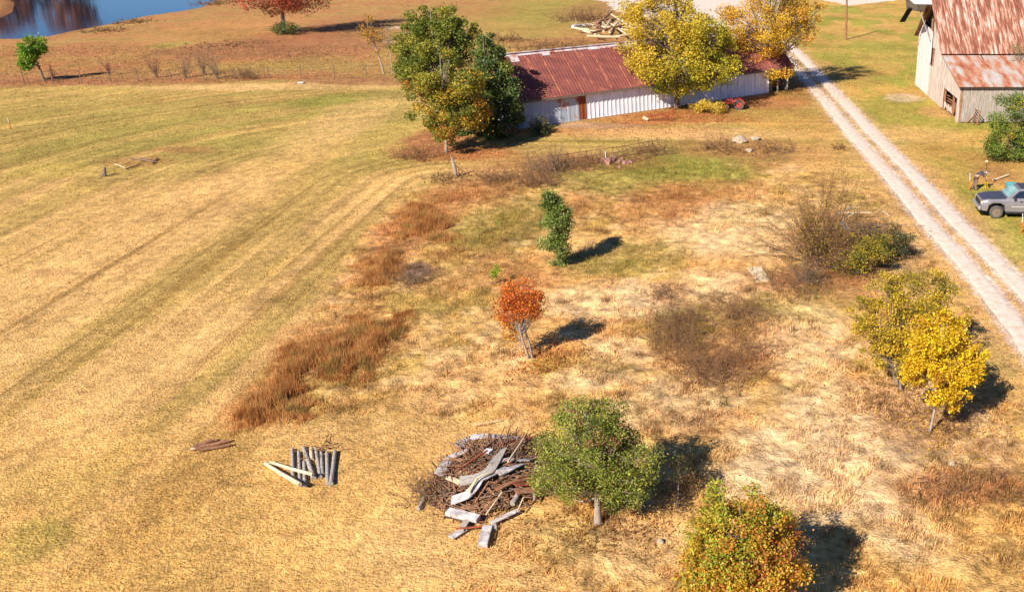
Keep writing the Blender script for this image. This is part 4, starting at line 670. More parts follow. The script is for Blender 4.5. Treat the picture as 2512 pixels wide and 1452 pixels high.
# ------------------------------------------------------------------ bending person
CLOTH = solid('navy_shirt', (74, 72, 92), .9); TROU = solid('brown_trousers', (150, 116, 96), .9); SKIN = solid('skin', (206, 158, 130), .6); CAPM = solid('cream_cap', (226, 218, 206), .8); BOOT = solid('boots', (70, 56, 50), .8)
pb = P(2391, 466); person = empty('person', (pb[0], pb[1], pb[2]), 'person in a dark shirt and brown trousers bending over beside a yellow pole', 'person')
def skin(name, pts, edges, radii, mat, par, lvl=1, root=0):
    me = bpy.data.meshes.new(name); me.from_pydata([tuple(map(float, p)) for p in pts], edges, []); o = bpy.data.objects.new(name, me); COL.objects.link(o); me.materials.append(mat); me.skin_vertices.new() if hasattr(me.skin_vertices, 'new') and not me.skin_vertices else None
    o.modifiers.new('skin', 'SKIN'); bpy.context.view_layer.update()
    if not me.skin_vertices:
        bpy.context.view_layer.objects.active = o
    if me.skin_vertices:
        for v, r_ in zip(me.skin_vertices[0].data, radii): v.radius = (r_, r_) if not hasattr(r_, '__len__') else r_
        me.skin_vertices[0].data[root].use_root = True
    md = o.modifiers.new('sub', 'SUBSURF'); md.levels = md.render_levels = lvl; o.parent = par
    dg = bpy.context.evaluated_depsgraph_get(); m2 = bpy.data.meshes.new_from_object(o.evaluated_get(dg)); o.modifiers.clear(); o.data = m2
    if not m2.materials: m2.materials.append(mat)
    for p in m2.polygons: p.use_smooth = True
    return o
pel = (0, 0, .90); ches = (.34, -.02, 1.16); nck = (.50, -.02, 1.16); hd = (.63, -.03, 1.10)
bp = [pel, (.17, -.01, 1.07), ches, nck, (.57, -.03, 1.13), hd, (.70, -.03, 1.04),
      (.0, -.11, .84), (.05, -.13, .47), (-.02, -.14, .10), (.10, -.15, .04), (.0, .11, .84), (-.04, .15, .47), (-.14, .17, .10), (-.02, .18, .04),
      (.37, -.20, 1.13), (.48, -.27, .88), (.63, -.20, .76), (.68, -.19, .72), (.37, .17, 1.13), (.52, .22, .90), (.68, .12, .80), (.73, .11, .77)]
be = [(0, 1), (1, 2), (2, 3), (3, 4), (4, 5), (5, 6), (0, 7), (7, 8), (8, 9), (9, 10), (0, 11), (11, 12), (12, 13), (13, 14), (2, 15), (15, 16), (16, 17), (17, 18), (2, 19), (19, 20), (20, 21), (21, 22)]
br_ = [.14, .14, .16, .062, .085, .095, .06, .10, .065, .045, .05, .10, .065, .045, .05, .072, .048, .035, .032, .072, .048, .035, .032]
fing = []
for hnd, base_i in ((-1, 18), (1, 22)):
    bx_, by_, bz_ = bp[base_i]
    for k in range(4):
        i0 = len(bp); L = [.075, .085, .08, .062][k]; y0 = by_ + (k - 1.5) * .02
        bp += [(bx_ + .03, y0, bz_ - .035), (bx_ + .035 + L * .3, y0, bz_ - .05 - L * .4), (bx_ + .02, y0, bz_ - .055 - L * .8)]; be += [(base_i, i0), (i0, i0 + 1), (i0 + 1, i0 + 2)]; br_ += [.011, .009, .008]
    i0 = len(bp); bp += [(bx_ + .0, by_ - hnd * .04, bz_ - .02), (bx_ + .03, by_ - hnd * .05, bz_ - .07)]; be += [(base_i, i0), (i0, i0 + 1)]; br_ += [.012, .009]
body = skin('body', bp, be, br_, SKIN, person)
skin('shirt', [(.02, 0, .95), (.17, -.01, 1.08), ches, (.46, -.02, 1.17), (.37, -.20, 1.13), (.47, -.265, .90), (.37, .17, 1.13), (.51, .218, .92)], [(0, 1), (1, 2), (2, 3), (2, 4), (4, 5), (2, 6), (6, 7)], [.165, .165, .185, .09, .09, .066, .09, .066], CLOTH, person)
skin('trousers', [(0, 0, .90), (.0, -.11, .82), (.05, -.13, .47), (-.02, -.14, .12), (.0, .11, .82), (-.04, .15, .47), (-.14, .17, .12)], [(0, 1), (1, 2), (2, 3), (0, 4), (4, 5), (5, 6)], [.16, .118, .085, .07, .118, .085, .07], TROU, person)
for x_, y_ in ((-.02, -.14), (-.14, .17)): mb = MB(); mb.tube([(x_ - .07, y_, .05), (x_ + .05, y_, .06), (x_ + .17, y_, .04)], [.05, .055, .035], 8); mb.build('boot', BOOT, person)
mb = MB(); mb.tube([(.585, -.03, 1.18), (.62, -.03, 1.17), (.665, -.03, 1.20), (.69, -.03, 1.215)], [.09, .108, .085, .03], 12); mb.box((.735, -.03, 1.12), (.02, .15, .12)); mb.build('cap', CAPM, person)
mb = MB(); mb.tube([(.55, -.03, 1.15), (.60, -.03, 1.12)], [.085, .1], 10); mb.build('hair', T_BLACK, person)
for dy in (-.045, .0): mb = MB(); mb.tube([(.70, -.03 + .02 + dy, 1.07), (.722, -.03 + .02 + dy, 1.065)], .012, 6); mb.build('eye', T_BLACK, person)
# ------------------------------------------------------------------ beams, logs and boards by picture ends
def board(name, a, b, w, t, mat, lab, cat, za=.06, zb=None, group=None, round_=False, up=(0, 0, 1), r2=None):
    A_ = P(*a); B_ = P(*b); A_ = PZ(*a, z=A_[2] + za); B_ = PZ(*b, z=B_[2] + (za if zb is None else zb)); c = (A_ + B_) / 2; mb = MB()
    if round_:
        d = B_ - A_; n = 5; mb.tube([A_ - c + d * t_ + np.array([0, 0, .012 * math.sin(t_ * 7 + a[0])]) for t_ in np.linspace(0, 1, n)], list(np.linspace(w / 2, (r2 or w * .42), n)), 10)
    else: mb.beam(A_ - c, B_ - c, w, t, up)
    o = mb.build(name, mat, loc=c, bevel=0 if round_ else .008); return tag(o, lab, cat, group)
for a, b, r_, m_, lab in [((719, 1175), (717, 1100), .13, G_GWOOD, 'leftmost grey fence post of the row lying on the straw'), ((736, 1190), (733, 1108), .12, G_GWOOD, 'second grey fence post from the left, under the two pale posts'), ((770, 1172), (744, 1096), .16, G_GWOOD, 'slanting dark sided grey post in the middle of the lying row'), ((748, 1192), (746, 1132), .13, G_GWOOD, 'short grey post under the end of the slanting post'), ((765, 1127), (763, 1098), .14, G_PWOOD, 'shortest pale post stub at the far end of the lying row'), ((786, 1170), (775, 1100), .13, G_GWOOD, 'thin brownish grey post right of the slanting post'), ((791, 1162), (788, 1106), .12, G_GWOOD, 'grey post partly under brush, third from the right'), ((804, 1187), (802, 1110), .14, G_GWOOD, 'long grey post second from the right end'), ((812, 1187), (822, 1106), .15, G_GWOOD, 'rightmost grey fence post of the lying row')]:
    board('fence_post', a, b, r_, r_, m_, lab, 'post', r_ / 2, group='fence posts laid out on the straw', round_=True)
board('fence_post', (736, 1188), (651, 1137), .14, .14, G_PWOOD, 'lower of the two pale peeled posts lying across the grey ones', 'post', .3, .07, 'fence posts laid out on the straw', True)
board('fence_post', (768, 1164), (664, 1134), .12, .12, G_PWOOD, 'upper of the two pale peeled posts lying across the grey ones', 'post', .28, .07, 'fence posts laid out on the straw', True)
mb = MB(); c = P(794, 1108)
for k in range(40): a = rng.normal(size=3) * [.28, .3, .06] + [0, 0, .12]; d = rng.normal(size=3) * [.22, .2, .08]; mb.tube([a, a + d], .014, 4)
o = mb.build('brush_wood', G_TWIG, loc=c); tag(o, 'dark twigs lying on the upper ends of the grey posts', kind='stuff')
# burn pile
def heapz(x, y):
    q2 = ((x - PC[0]) / 2.0) ** 2 + ((y - PC[1]) / 2.6) ** 2; return max(0.0, .6 * (1 - q2))
def on_heap(px, py, lift):
    z = .2
    for k in range(8): p = PZ(px, py, PC[2] + z); z = .5 * z + .5 * (heapz(p[0], p[1]) + lift)
    return p
PC = P(1200, 1180); pm = ppm(PC[1])
def dome(px, py): return max(0.0, .85 * (1 - ((px - 1195) / 150) ** 2 - ((py - 1172) / 100) ** 2))
mb = MB(); rings = []
for r_ in np.linspace(1, 0, 7):
    for k in range(26): a = k * 2 * math.pi / 26; rr = r_ * (1 + .16 * math.sin(3 * a + 1) + .08 * math.sin(7 * a)); rings.append((1.75 * rr * math.cos(a), 2.15 * rr * math.sin(a), .6 * (1 - r_ ** 2) - .03 + .05 * rng.normal() * (r_ < 1)))
mb.add(rings, [(i * 26 + k, i * 26 + (k + 1) % 26, (i + 1) * 26 + (k + 1) % 26, (i + 1) * 26 + k) for i in range(6) for k in range(26)])
G_ASH = ramp_mat('burn_debris_painted_gaps', [(.4, (56, 42, 36)), (.48, (160, 118, 84)), (.6, (216, 174, 126)), (.72, (130, 98, 76))], (1, 1, 1), 3.5, 9, rough=1, bump=1.0, bscale=(14, 14, 14), nrough=.75)  # darkest tone paints the shaded gaps between sticks into the litter
heap = mb.build('debris_heap', G_ASH, loc=(PC[0], PC[1], PC[2])); tag(heap, 'low heap of bark, leaves and charred litter, with shaded gaps painted in, under the boards of the burn pile', kind='stuff')
Sg = []
for k in range(760):
    a = rng.random() * 6.28; q = rng.random() ** .52; x_, y_ = 1.95 * q * math.cos(a), 2.4 * q * math.sin(a); z_ = .6 * (1 - q * q) + rng.random() * .14; th = rng.normal() * .7 + .9; L = rng.uniform(.15, .95); d = np.array([math.cos(th), math.sin(th), rng.normal() * .13]) * L; r_ = rng.uniform(.008, .028); Sg.append((x_, y_, z_, x_ + d[0], y_ + d[1], max(.02, z_ + d[2]), r_, r_ * .6))
V, F = segs_mesh(Sg[::2], 5); mesh_o = mesh_np('sticks', V, F, G_GTWIG, loc=PC); tag(mesh_o, 'tangle of greyish twigs through the burn pile', kind='stuff'); V, F = segs_mesh(Sg[1::2], 5); o = mesh_np('sticks', V, F, G_BWOOD, loc=PC); tag(o, 'tangle of brown sticks through the burn pile', kind='stuff')
V, F = segs_mesh([(x_, y_, z_ + .04, x2, y2, z2 + .05, a, b) for (x_, y_, z_, x2, y2, z2, a, b) in [Sg[i] for i in rng.permutation(760)[:260]]], 5); V = V * [-1, 1, 1]; o = mesh_np('sticks', V, F, G_TWIG, loc=PC); tag(o, 'paler straw coloured sticks through the burn pile', kind='stuff')
for a, b, w, t, m_, lab, lift in [
  
  ((1098, 1170), (1130, 1184), .16, .05, G_PWOOD, 'short cream board end low on the left of the burn pile', .05),
  
  
  ((1098, 1254), (1174, 1272), .24, .14, G_SIDING, 'thick white beam at the lower left of the burn pile', .10), ((1106, 1318), (1140, 1296), .22, .05, G_SIDING, 'rounded white board end lowest on the left of the burn pile', .06), ((1130, 1300), (1144, 1278), .18, .05, G_GWOOD, 'grey board between the two lowest white ones', .12),
  ((1184, 1336), (1196, 1294), .26, .20, G_SIDING, 'upright looking white block at the bottom of the burn pile', .10), ((1204, 1282), (1272, 1250), .14, .04, G_SIDING, 'thin pink white board at the lower right of the burn pile', .14), ((1213, 1298), (1210, 1284), .14, .12, G_GWOOD, 'small grey block beside the lowest thick block', .06),
  ((1257, 1236), (1270, 1212), .16, .16, G_GWOOD, 'short grey round log on the right of the burn pile', .16), ((1026, 1248), (1042, 1218), .12, .12, G_GWOOD, 'short grey log sticking out left of the burn pile', .06), ((1270, 1082), (1326, 1066), .14, .04, G_RUST, 'rust orange board at the upper right of the burn pile', .12), ((1282, 1080), (1312, 1076), .22, .03, T_HOOD, 'dark blue grey panel at the upper right of the burn pile', .05),
  ((1262, 1188), (1318, 1184), .3, .04, G_RUST, 'rusty sheet on the right end of the burn pile', .28), ((1264, 1206), (1312, 1200), .22, .04, G_BWOOD, 'brown board below the rusty sheet', .24), ((1268, 1168), (1316, 1160), .12, .05, G_BWOOD, 'brown pole above the rusty sheet', .3),
  ((1128, 1142), (1218, 1076), .05, .05, G_BWOOD, 'long brown pole across the upper left of the burn pile', .2), ((1118, 1156), (1196, 1104), .05, .05, G_RUST, 'second long brown pole parallel to the upper left one', .22), ((1246, 1132), (1284, 1076), .05, .05, G_PWOOD, 'pale thin pole leaning near the top right of the burn pile', .3), ((1166, 1232), (1200, 1180), .05, .05, G_BWOOD, 'brown pole in the centre of the burn pile', .4), ((1178, 1258), (1222, 1218), .04, .04, G_BWOOD, 'thin pole in the lower half of the burn pile', .3), ((1192, 1262), (1232, 1206), .04, .04, G_PWOOD, 'thin tan pole beside the lower thin pole', .3), ((1270, 1252), (1284, 1220), .04, .04, G_PWOOD, 'thin pale stick upright at the lower right of the burn pile', .2), ((1190, 1106), (1206, 1108), .2, .1, WHT, 'small bright white scrap near the top of the burn pile', .15), ((1310, 1226), (1312, 1154), .05, .05, G_GWOOD, 'thin grey pole along the right end of the burn pile', .12), ((1228, 1030), (1160, 1042), .03, .03, G_PWOOD, 'thin pale stick in the straw above the burn pile', .03), ((1118, 1296), (1190, 1290), .05, .05, G_RUST, 'rust brown batten under the lower white beam', .08)]:
    w = w * 1.1 if w > .13 else w; lift += .04 + .08 * (w < .07); za = on_heap(*a, lift)[2] - P(*a)[2]; zb = on_heap(*b, lift)[2] - P(*b)[2]; rd = 'log' in lab
    board('log' if rd else ('pole' if w < .07 else 'board'), a, b, w, t, m_, lab, 'log' if rd else ('pole' if w < .07 else 'board'), za, zb, 'boards and poles of the burn pile', rd, up=(rng.normal() * .2, rng.normal() * .2, 1))

for pts, w, m_, lab, lift in [
  ([(1122, 1094), (1148, 1080), (1168, 1069), (1225, 1070), (1284, 1077)], .30, G_SIDING, 'longest white board bent along the top of the burn pile', .14),
  ([(1076, 1164), (1090, 1140), (1106, 1120), (1148, 1103)], .30, G_SIDING, 'curved white board on the left flank of the burn pile', .16),
  ([(1128, 1180), (1170, 1172), (1200, 1156), (1216, 1130), (1232, 1102)], .34, G_GWOOD, 'wide curved grey board round the middle of the burn pile', .20),
  ([(1106, 1228), (1146, 1214), (1162, 1198), (1176, 1176), (1214, 1158), (1244, 1146)], .30, G_SIDING, 'long warped grey white board across the centre of the burn pile', .22),
  ([(1222, 1160), (1250, 1150), (1280, 1138)], .24, G_SIDING, 'white board on the right half of the burn pile', .26),
  ([(1150, 1206), (1170, 1172), (1204, 1158)], .07, G_PWOOD, 'thin tan batten lying on the warped central board', .36),
  ([(1204, 1140), (1240, 1126), (1300, 1128)], .16, G_GWOOD, 'narrow grey board at the upper right of the burn pile', .22),
  ([(1216, 1200), (1260, 1180), (1306, 1172)], .14, G_BWOOD, 'long brown board on the right half of the burn pile', .24)]:
    Q = np.array([on_heap(*p, lift + .03 * rng.normal()) for p in pts]); Q = np.array([[np.interp(t, np.arange(len(Q)), Q[:, k]) for k in range(3)] for t in np.linspace(0, len(Q) - 1, 4 * len(Q))]); Q[1:-1] = (Q[:-2] + Q[1:-1] * 2 + Q[2:]) / 4
    D = np.gradient(Q, axis=0); Sx = np.cross(D, [0, 0, 1]); Sx /= np.linalg.norm(Sx, axis=1, keepdims=True); tl = np.linspace(-.35, .35, len(Q))[:, None] * np.array([0, 0, 1]); Sx = Sx + tl; cc_ = Q.mean(0); h = w / 2; t_ = np.array([0, 0, .022])
    vs = np.concatenate([Q + Sx * h + t_, Q - Sx * h + t_, Q - Sx * h - t_, Q + Sx * h - t_]) - cc_; n = len(Q); mb = MB(); mb.add(vs, [(k * n + i, k * n + i + 1, ((k + 1) % 4) * n + i + 1, ((k + 1) % 4) * n + i) for i in range(n - 1) for k in range(4)] + [(0, n, 2 * n, 3 * n), (n - 1, 4 * n - 1, 3 * n - 1, 2 * n - 1)])
    tag(mb.build('board', m_, loc=cc_), lab, 'board', 'boards and poles of the burn pile')
# bark slabs in the straw at the left
for a, b, w, m_, lab in [((478, 1100), (562, 1080), .16, G_BWOOD, 'long reddish bark slab lying in the straw at the tip of the orange grass'), ((490, 1104), (566, 1090), .12, G_TWIG, 'thinner bark slab just below the long reddish one'), ((474, 1094), (528, 1078), .14, G_BWOOD, 'short bark slab above the long reddish one'), ((466, 1102), (492, 1096), .08, G_PWOOD, 'pale splinter at the left end of the bark slabs')]:
    board('bark_slab', a, b, w, .06, m_, lab, 'bark', .08, group='bark slabs in the straw', round_=True)
for a, b, w, m_, lab in [((318, 388), (384, 398), .09, G_GTWIG, 'grey dead branch on top of the small branch heap in the hay field'), ((282, 403), (308, 412), .07, G_PWOOD, 'short pale branch at the left of the small branch heap'), ((308, 416), (346, 402), .10, G_BWOOD, 'brown branch at the lower edge of the small branch heap'), ((372, 402), (386, 388), .12, G_BWOOD, 'brown forked branch at the right of the small branch heap'), ((340, 386), (372, 392), .08, G_GTWIG, 'thin twig behind the grey one on the small heap')]:
    board('dead_branch', a, b, w, w, m_, lab, 'branch', .1, group='dead branches heaped in the hay field', round_=True)
c = P(258, 433); st_ = empty('tree_stump', c, 'dark split stump standing in the hay field left of the branch heap', 'stump'); mb = MB(); mb.tube([(-.08, 0, -.05), (0, 0, .25), (.10, .05, .62)], [.16, .13, .08], 9); mb.build('stub', G_BARK, st_); mb = MB(); mb.tube([(-.25, -.1, 0), (-.05, 0, .18), (.0, .1, .4)], [.09, .07, .03], 7); mb.build('splinter', G_GTWIG, st_)
# dead snag beside the farm lane
c = P(1120, 434); sn = empty('dead_snag', c, 'pale leaning dead snag below the trunk of the green and orange tree', 'snag'); hs = AY(1106, 382, c[1]); mb = MB(); mb.tube([(0, 0, -.1), (hs - c) * .5 + [.03, 0, 0], hs - c], [.11, .12, .05], 8); mb.build('stem', G_PBARK, sn); mb = MB(); mb.tube([(-.1, 0, .9), (.35, .1, .45), (.9, .1, .1)], [.05, .04, .02], 6); mb.build('branch', G_TWIG, sn)
c = P(740, 206); mb = MB(); mb.beam((-.35, .1, .1), (.3, -.1, .12), .3, .12); o = mb.build('scrap_board', WHT, loc=c, bevel=.02); tag(o, 'white scrap lying at the far edge of the hay field', 'scrap')
# rocks and flat board
def rock(px, py, r3, lab, group=None):
    c = P(px, py); bm = bmesh.new(); bmesh.ops.create_icosphere(bm, subdivisions=3, radius=1)
    for v in bm.verts: n_ = .78 + .5 * float(vn(np.array([v.co.x * 1.3 + px]), np.array([v.co.y * 1.3 + v.co.z * 2.1]), 9)[0]); v.co = Vector((v.co.x * r3[0] * n_, v.co.y * r3[1] * n_, v.co.z * r3[2] * n_ + r3[2] * .5))
    me = bpy.data.meshes.new('rock'); bm.to_mesh(me); bm.free(); me.materials.append(G_ROCK); o = bpy.data.objects.new('rock', me); COL.objects.link(o); o.location = [float(v) for v in c]; tag(o, lab, 'rock', group)
rock(1815, 350, (.62, .5, .34), 'larger of the two pale rocks in the brambles'); rock(1852, 344, (.42, .35, .2), 'smaller flatter pale rock right of the larger one'); rock(1620, 1332, (.11, .11, .10), 'small pale stone between the round green tree and the bottom edge'); rock(2335, 1140, (.13, .12, .1), 'small pale stone right of the pale bare patch'); rock(1838, 372, (.3, .3, .16), 'mossy grey stone below the two pale rocks')
b0, b1 = P(1850, 658), P(1872, 692); mb = MB(); mb.beam((0, 0, .05), b1 - b0 + np.array([0, 0, .05]), .75, .04); o = mb.build('plywood_sheet', G_PWOOD, loc=b0); tag(o, 'flat pale sheet lying on the straw left of the brown brambles', 'sheet')
# rusty pipe fence
f = [P(1345, 412), P(1440, 398), P(1535, 384), P(1618, 368)]
for k, lab in enumerate(['left panel of the rusty pipe fence in the brambles', 'middle panel of the rusty pipe fence', 'right panel of the rusty pipe fence ending at its tall post']): pipe_gate('pipe_fence', f[k], f[k + 1], .75, 3, lab, 'fence', G_BWOOD, 4, .028, 'panels of the rusty pipe fence')
mb = MB()
for k in range(30): mb.tube([(0, 0, 0)] * 2, .001, 3) if False else mb.box(tuple(rng.normal(size=3) * [.8, .5, .05] + [0, 0, .1]), tuple(rng.uniform(.1, .3, 3)), Matrix.Rotation(rng.random() * 3, 3, 'Z'))
tag(mb.build('rubble', solid('pink_rubble', (196, 140, 132), .9, var=20), loc=P(1500, 398)), 'pinkish rubble under the rusty pipe fence', kind='stuff')
c = P(1487, 397); mb = MB(); mb.tube([(0, 0, 0), (-.03, 0, .75)], .04, 7); tag(mb.build('marker_post', WHT, loc=c), 'short white post standing in the rubble at the pipe fence', 'post')
# old wire fence across the pasture
ff = [P(-10, 208), P(60, 206), P(130, 205), P(200, 203), P(270, 202), P(340, 200), P(420, 199), P(500, 197), P(580, 196), P(660, 193), P(740, 191), P(820, 189), P(900, 187), P(970, 186)]
wf = empty('wire_fence', ff[0], 'thin old wire fence with wooden posts between the hay field and the pond pasture', 'fence')
for q in ff: mb = MB(); mb.tube([q - ff[0] + [0, 0, -.1], q - ff[0] + [rng.normal() * .06, 0, 1.25]], .05, 6); mb.build('post', G_GTWIG, wf)
mb = MB()
for z_ in (.4, .75, 1.1): mb.tube([q - ff[0] + np.array([0, 0, z_]) for q in ff], .012, 4)
mb.build('wire', G_GTWIG, wf)
# metal and timber debris by the track
for a, b, w, t, m_, lab, za in [((2066, 545), (2084, 568), .42, .03, T_CHROME, 'shiny bent metal sheet at the foot of the large brown shrub', .7), ((2160, 590), (2176, 604), .5, .05, solid('green_metal', (96, 124, 120), .5), 'grey green metal panel among the dark bushes', .5), ((2068, 540), (2104, 518), .09, .09, G_PWOOD, 'pale pole pointing at the track from the debris', .5), ((2056, 522), (2140, 522), .07, .05, G_PWOOD, 'long thin pale batten on top of the debris', .5), ((2052, 530), (2090, 508), .1, .04, G_GWOOD, 'grey board at the upper left of the track debris', .45), ((2100, 560), (2156, 552), .07, .05, G_BWOOD, 'brown board in the middle of the track debris', .3), ((2166, 518), (2182, 530), .06, .04, G_PWOOD, 'small pale stick in the straw near the track', .05)]:
    board('scrap', a, b, w, t, m_, lab, 'scrap', za, group='scrap heaped beside the gravel track', up=(.3, -.5, 1))
c = P(2115, 570); Sg = []
for k in range(420): a = rng.normal(size=3) * [1.1, .9, .16]; a[2] = abs(a[2]) + .05; d = rng.normal(size=3) * [.4, .3, .16]; Sg.append((*a, *(a + d), .02, .008))
V, F = segs_mesh(Sg, 4); tag(mesh_np('brush_heap', V, F, G_GTWIG, loc=c), 'heap of cut brush beside the gravel track', kind='stuff')
# far woodpile
WB = solid('yellow_sawn_timber', (240, 214, 170), .8, var=12)
lp = [((1405, 66), (1450, 62), .5, WHT), ((1410, 70), (1470, 78), .35, WB), ((1450, 82), (1530, 62), .35, G_BWOOD), ((1464, 62), (1500, 30), .4, G_BWOOD), ((1470, 50), (1545, 44), .3, G_BWOOD), ((1480, 78), (1500, 46), .3, WB), ((1495, 80), (1520, 50), .3, WB), ((1440, 90), (1520, 92), .4, WB), ((1500, 60), (1535, 84), .3, G_PWOOD), ((1520, 45), (1550, 70), .3, G_PWOOD), ((1476, 66), (1540, 74), .25, G_PWOOD), ((1430, 76), (1476, 90), .3, G_PWOOD), ((1500, 36), (1530, 58), .3, WB), ((1445, 72), (1500, 76), .22, G_BWOOD), ((1512, 90), (1560, 84), .35, WB)]
for k, (a, b, w, m_) in enumerate(lp):
    dd = ['bluish white end log at the left tip of the far woodpile', 'thick cream log at the lower left of the far woodpile', 'long dark log across the far woodpile', 'dark log leaning up at the top of the far woodpile', 'dark level log near the top of the far woodpile', 'cream log crossing under the leaning dark log', 'cream log right of the crossing one', 'cream log along the bottom of the far woodpile', 'pale log slanting down on the right half of the far woodpile', 'pale log partly behind the yellow green tree', 'thin pale log across the middle of the far woodpile', 'pale log at the lower left end of the far woodpile', 'cream log at the upper right of the far woodpile', 'thin dark log in the lower middle of the far woodpile', 'cream log at the lower right under the yellow green tree'][k]
    za = .3 + .9 * max(0, 1 - abs((a[0] + b[0]) / 2 - 1500) / 90); board('log', a, b, w, w, m_, dd, 'log', za, za + .2 * rng.normal(), 'logs of the far woodpile', True)
c = P(1500, 70); Sg = []
for k in range(220): a = rng.normal(size=3) * [2.2, 2.4, .35]; a[2] = abs(a[2]) + .1; d = rng.normal(size=3) * [.8, .7, .3]; Sg.append((*a, *(a + d), .07, .03))
V, F = segs_mesh(Sg, 5); tag(mesh_np('brush_heap', V, F, G_PWOOD, loc=c), 'loose pale branches heaped among the logs of the far woodpile', kind='stuff')
V, F = segs_mesh(Sg[:90], 5); tag(mesh_np('brush_heap', V * [-1, 1, 1.2], F, G_BWOOD, loc=c), 'loose brown branches heaped among the logs of the far woodpile', kind='stuff')
# machinery under the trees
c = P(1640, 296); rk = empty('hay_rake', c, 'rusty orange hay rake with thin arms in front of the shed wall', 'farm implement'); mb = MB(); mb.beam((-1.9, -.3, .35), (.3, .1, .75), .1, .1); mb.beam((-1.2, .2, .8), (.2, -.3, .2), .08, .08); mb.build('frame', G_RUST, rk)
for k in range(7): mb = MB(); x_ = -1.6 + k * .27; mb.tube([(x_, -.1, .5), (x_ - .12, -.25, .3), (x_ - .18, -.4, .02)], .025, 5); mb.build('tine', G_RUST, rk)
for x_ in (-1.7, .1):
    mb = MB(); mb.tube([(x_ + .32 * math.cos(a), -.3, .34 + .32 * math.sin(a)) for a in np.linspace(0, 2 * math.pi, 17)], .03, 6); [mb.tube([(x_, -.3, .34), (x_ + .32 * math.cos(a), -.3, .34 + .32 * math.sin(a))], .014, 5) for a in np.linspace(0, 6.28, 9)[:-1]]; mb.build('wheel', G_RUST, rk)
mb = MB(); mb.beam((.2, 0, .7), (.7, .1, 1.25), .07, .07); mb.build('lever', G_RUST, rk); mb = MB(); mb.box((-1.95, -.35, .25), (.5, .3, .25), Matrix.Rotation(.4, 3, 'Y')); mb.build('hopper', G_PWOOD, rk, .05)
c = P(1735, 274); tree('yellow_shrub', 'low flat yellow shrub in the shade in front of the shed wall', 'shrub', (1735, 277), [(1712, 264, 24, 10), (1740, 262, 28, 11), (1762, 264, 22, 9)], 2600, .12, [((228, 196, 70), 4), ((206, 166, 60), 3), ((236, 214, 120), 2)], .03, None, 40, .3, .3, stems=3, fork=.1)
c = P(1800, 268); tr = empty('garden_tractor', c, 'small faded red tractor parked against the shaded shed wall', 'tractor'); RED = solid('faded_red_paint', (206, 74, 58), .6, var=14)
mb = MB(); mb.box((-.45, 0, .72), (.85, .46, .42)); mb.build('hood', RED, tr, .06); mb = MB(); mb.box((.28, 0, .5), (.75, .4, .22)); mb.build('chassis', T_BLACK, tr)
for s_ in (-1, 1):
    mb = MB(); mb.tube([(.45, s_ * .34, .45), (.45, s_ * .56, .45)], .45, 20); w_ = mb.build('wheel', T_TYRE, tr); mb = MB(); mb.tube([(.45, s_ * .5, .45), (.45, s_ * .58, .45)], .24, 16); mb.build('rim', RED, w_)
    mb = MB(); mb.tube([(-.7, s_ * .3, .26), (-.7, s_ * .44, .26)], .26, 18); w_ = mb.build('wheel', T_TYRE, tr); mb = MB(); mb.tube([(-.7, s_ * .4, .26), (-.7, s_ * .455, .26)], .13, 12); mb.build('rim', RED, w_)
    mb = MB(); mb.tube([(.45 + .52 * math.cos(a), s_ * .42, .45 + .52 * math.sin(a)) for a in np.linspace(.2, 2.6, 8)], .07, 6); mb.build('fender', RED, tr)
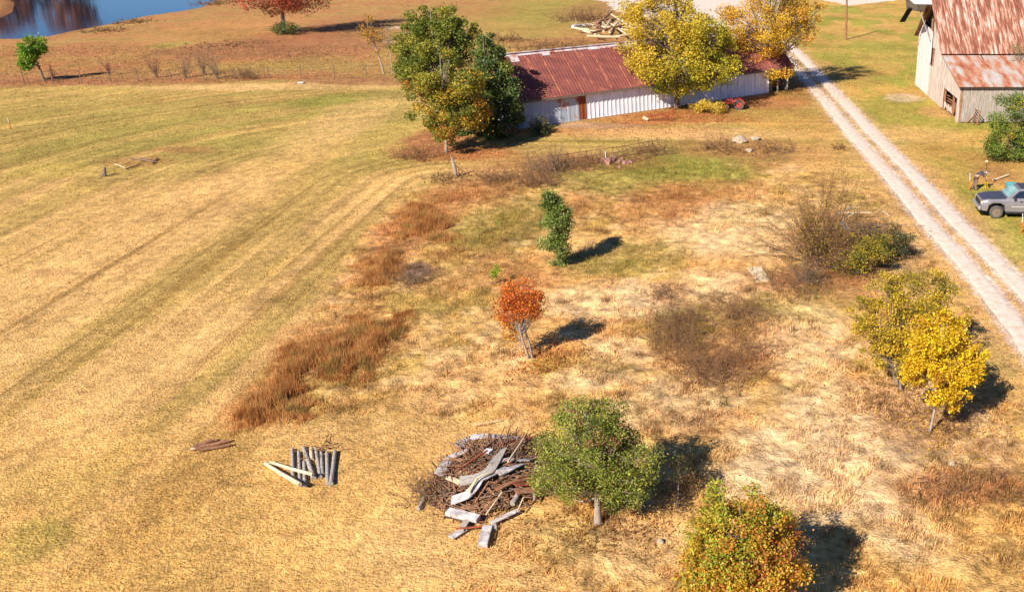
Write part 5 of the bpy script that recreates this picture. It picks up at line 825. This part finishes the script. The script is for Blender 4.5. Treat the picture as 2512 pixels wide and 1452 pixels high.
mb = MB(); mb.box((.5, 0, .78), (.4, .4, .08)); mb.box((.7, 0, .98), (.08, .4, .34)); mb.build('seat', T_BLACK, tr, .03); mb = MB(); mb.tube([(-.05, 0, .8), (.1, 0, 1.1)], .02, 6); mb.tube([(.1 + .05 * math.cos(a), .17 * math.sin(a), 1.1 + .16 * math.cos(a)) for a in np.linspace(0, 2 * math.pi, 13)], .018, 5); mb.build('steering_wheel', T_BLACK, tr); mb = MB(); mb.tube([(-.5, 0, .9), (-.5, 0, 1.25)], .03, 8); mb.build('exhaust', T_BLACK, tr)

# fallen leaves under the crowns, and dark weed clumps in the rough plot
LX, LC = [], []
for px, py, r_, n, pal in [(1299, 882, 1.6, 900, [((226, 122, 44), 3), ((160, 90, 50), 2)]), (1466, 1286, 2.4, 1500, [((176, 110, 66), 3), ((206, 150, 84), 2)]), (2281, 1062, 2.4, 1600, [((240, 190, 60), 3), ((190, 130, 60), 2)]), (2205, 950, 3.0, 1600, [((206, 160, 60), 3), ((150, 100, 60), 2)]), (1660, 268, 5.5, 5000, [((214, 150, 60), 3), ((176, 100, 54), 3)]), (1888, 225, 6, 4200, [((220, 150, 60), 3), ((170, 96, 54), 2)]), (1094, 376, 4, 2500, [((196, 130, 70), 3), ((150, 90, 60), 2)]), (1640, 300, 6, 2200, [((190, 104, 56), 3)]), (694, 90, 8, 2500, [((190, 90, 60), 3)])]:
    c = P(px, py); q = rng.normal(size=(n, 2)) * r_ * .7; x, y = c[0] + q[:, 0] + .5, c[1] + q[:, 1] * .8; LX.append(np.stack([x, y, H0(x, y) + .03 + .04 * rng.random(n)], 1)); LC.append(palette(pal, n))
LX, LC = np.concatenate(LX), np.concatenate(LC); V, F, C = leaf_mesh(LX, .085, LC, -3.0); tag(mesh_np('leaf_litter', V, F, G_LEAF, None, C), 'fallen autumn leaves scattered under the trees', kind='stuff')
cx, cy = scatter(900, 22, 74); bl = zone(cx, cy)[0]; k = (rng.random(900) < bl) & (vn(cx / 4, cy / 4, 99) > .35); cx, cy = cx[k], cy[k]; nn = 46
x = np.repeat(cx, nn) + rng.normal(size=len(cx) * nn) * .16; y = np.repeat(cy, nn) + rng.normal(size=len(cx) * nn) * .16
tag(blades('weed_clumps', x, y, rng.uniform(.12, .42, len(x)), rng.uniform(.01, .02, len(x)), palette([((150, 108, 66), 4), ((128, 116, 60), 3), ((176, 132, 80), 3), ((110, 84, 60), 2)], len(x), np.repeat(np.arange(len(cx)), nn)), .5), 'scattered dark weed clumps in the middle plot', kind='stuff')
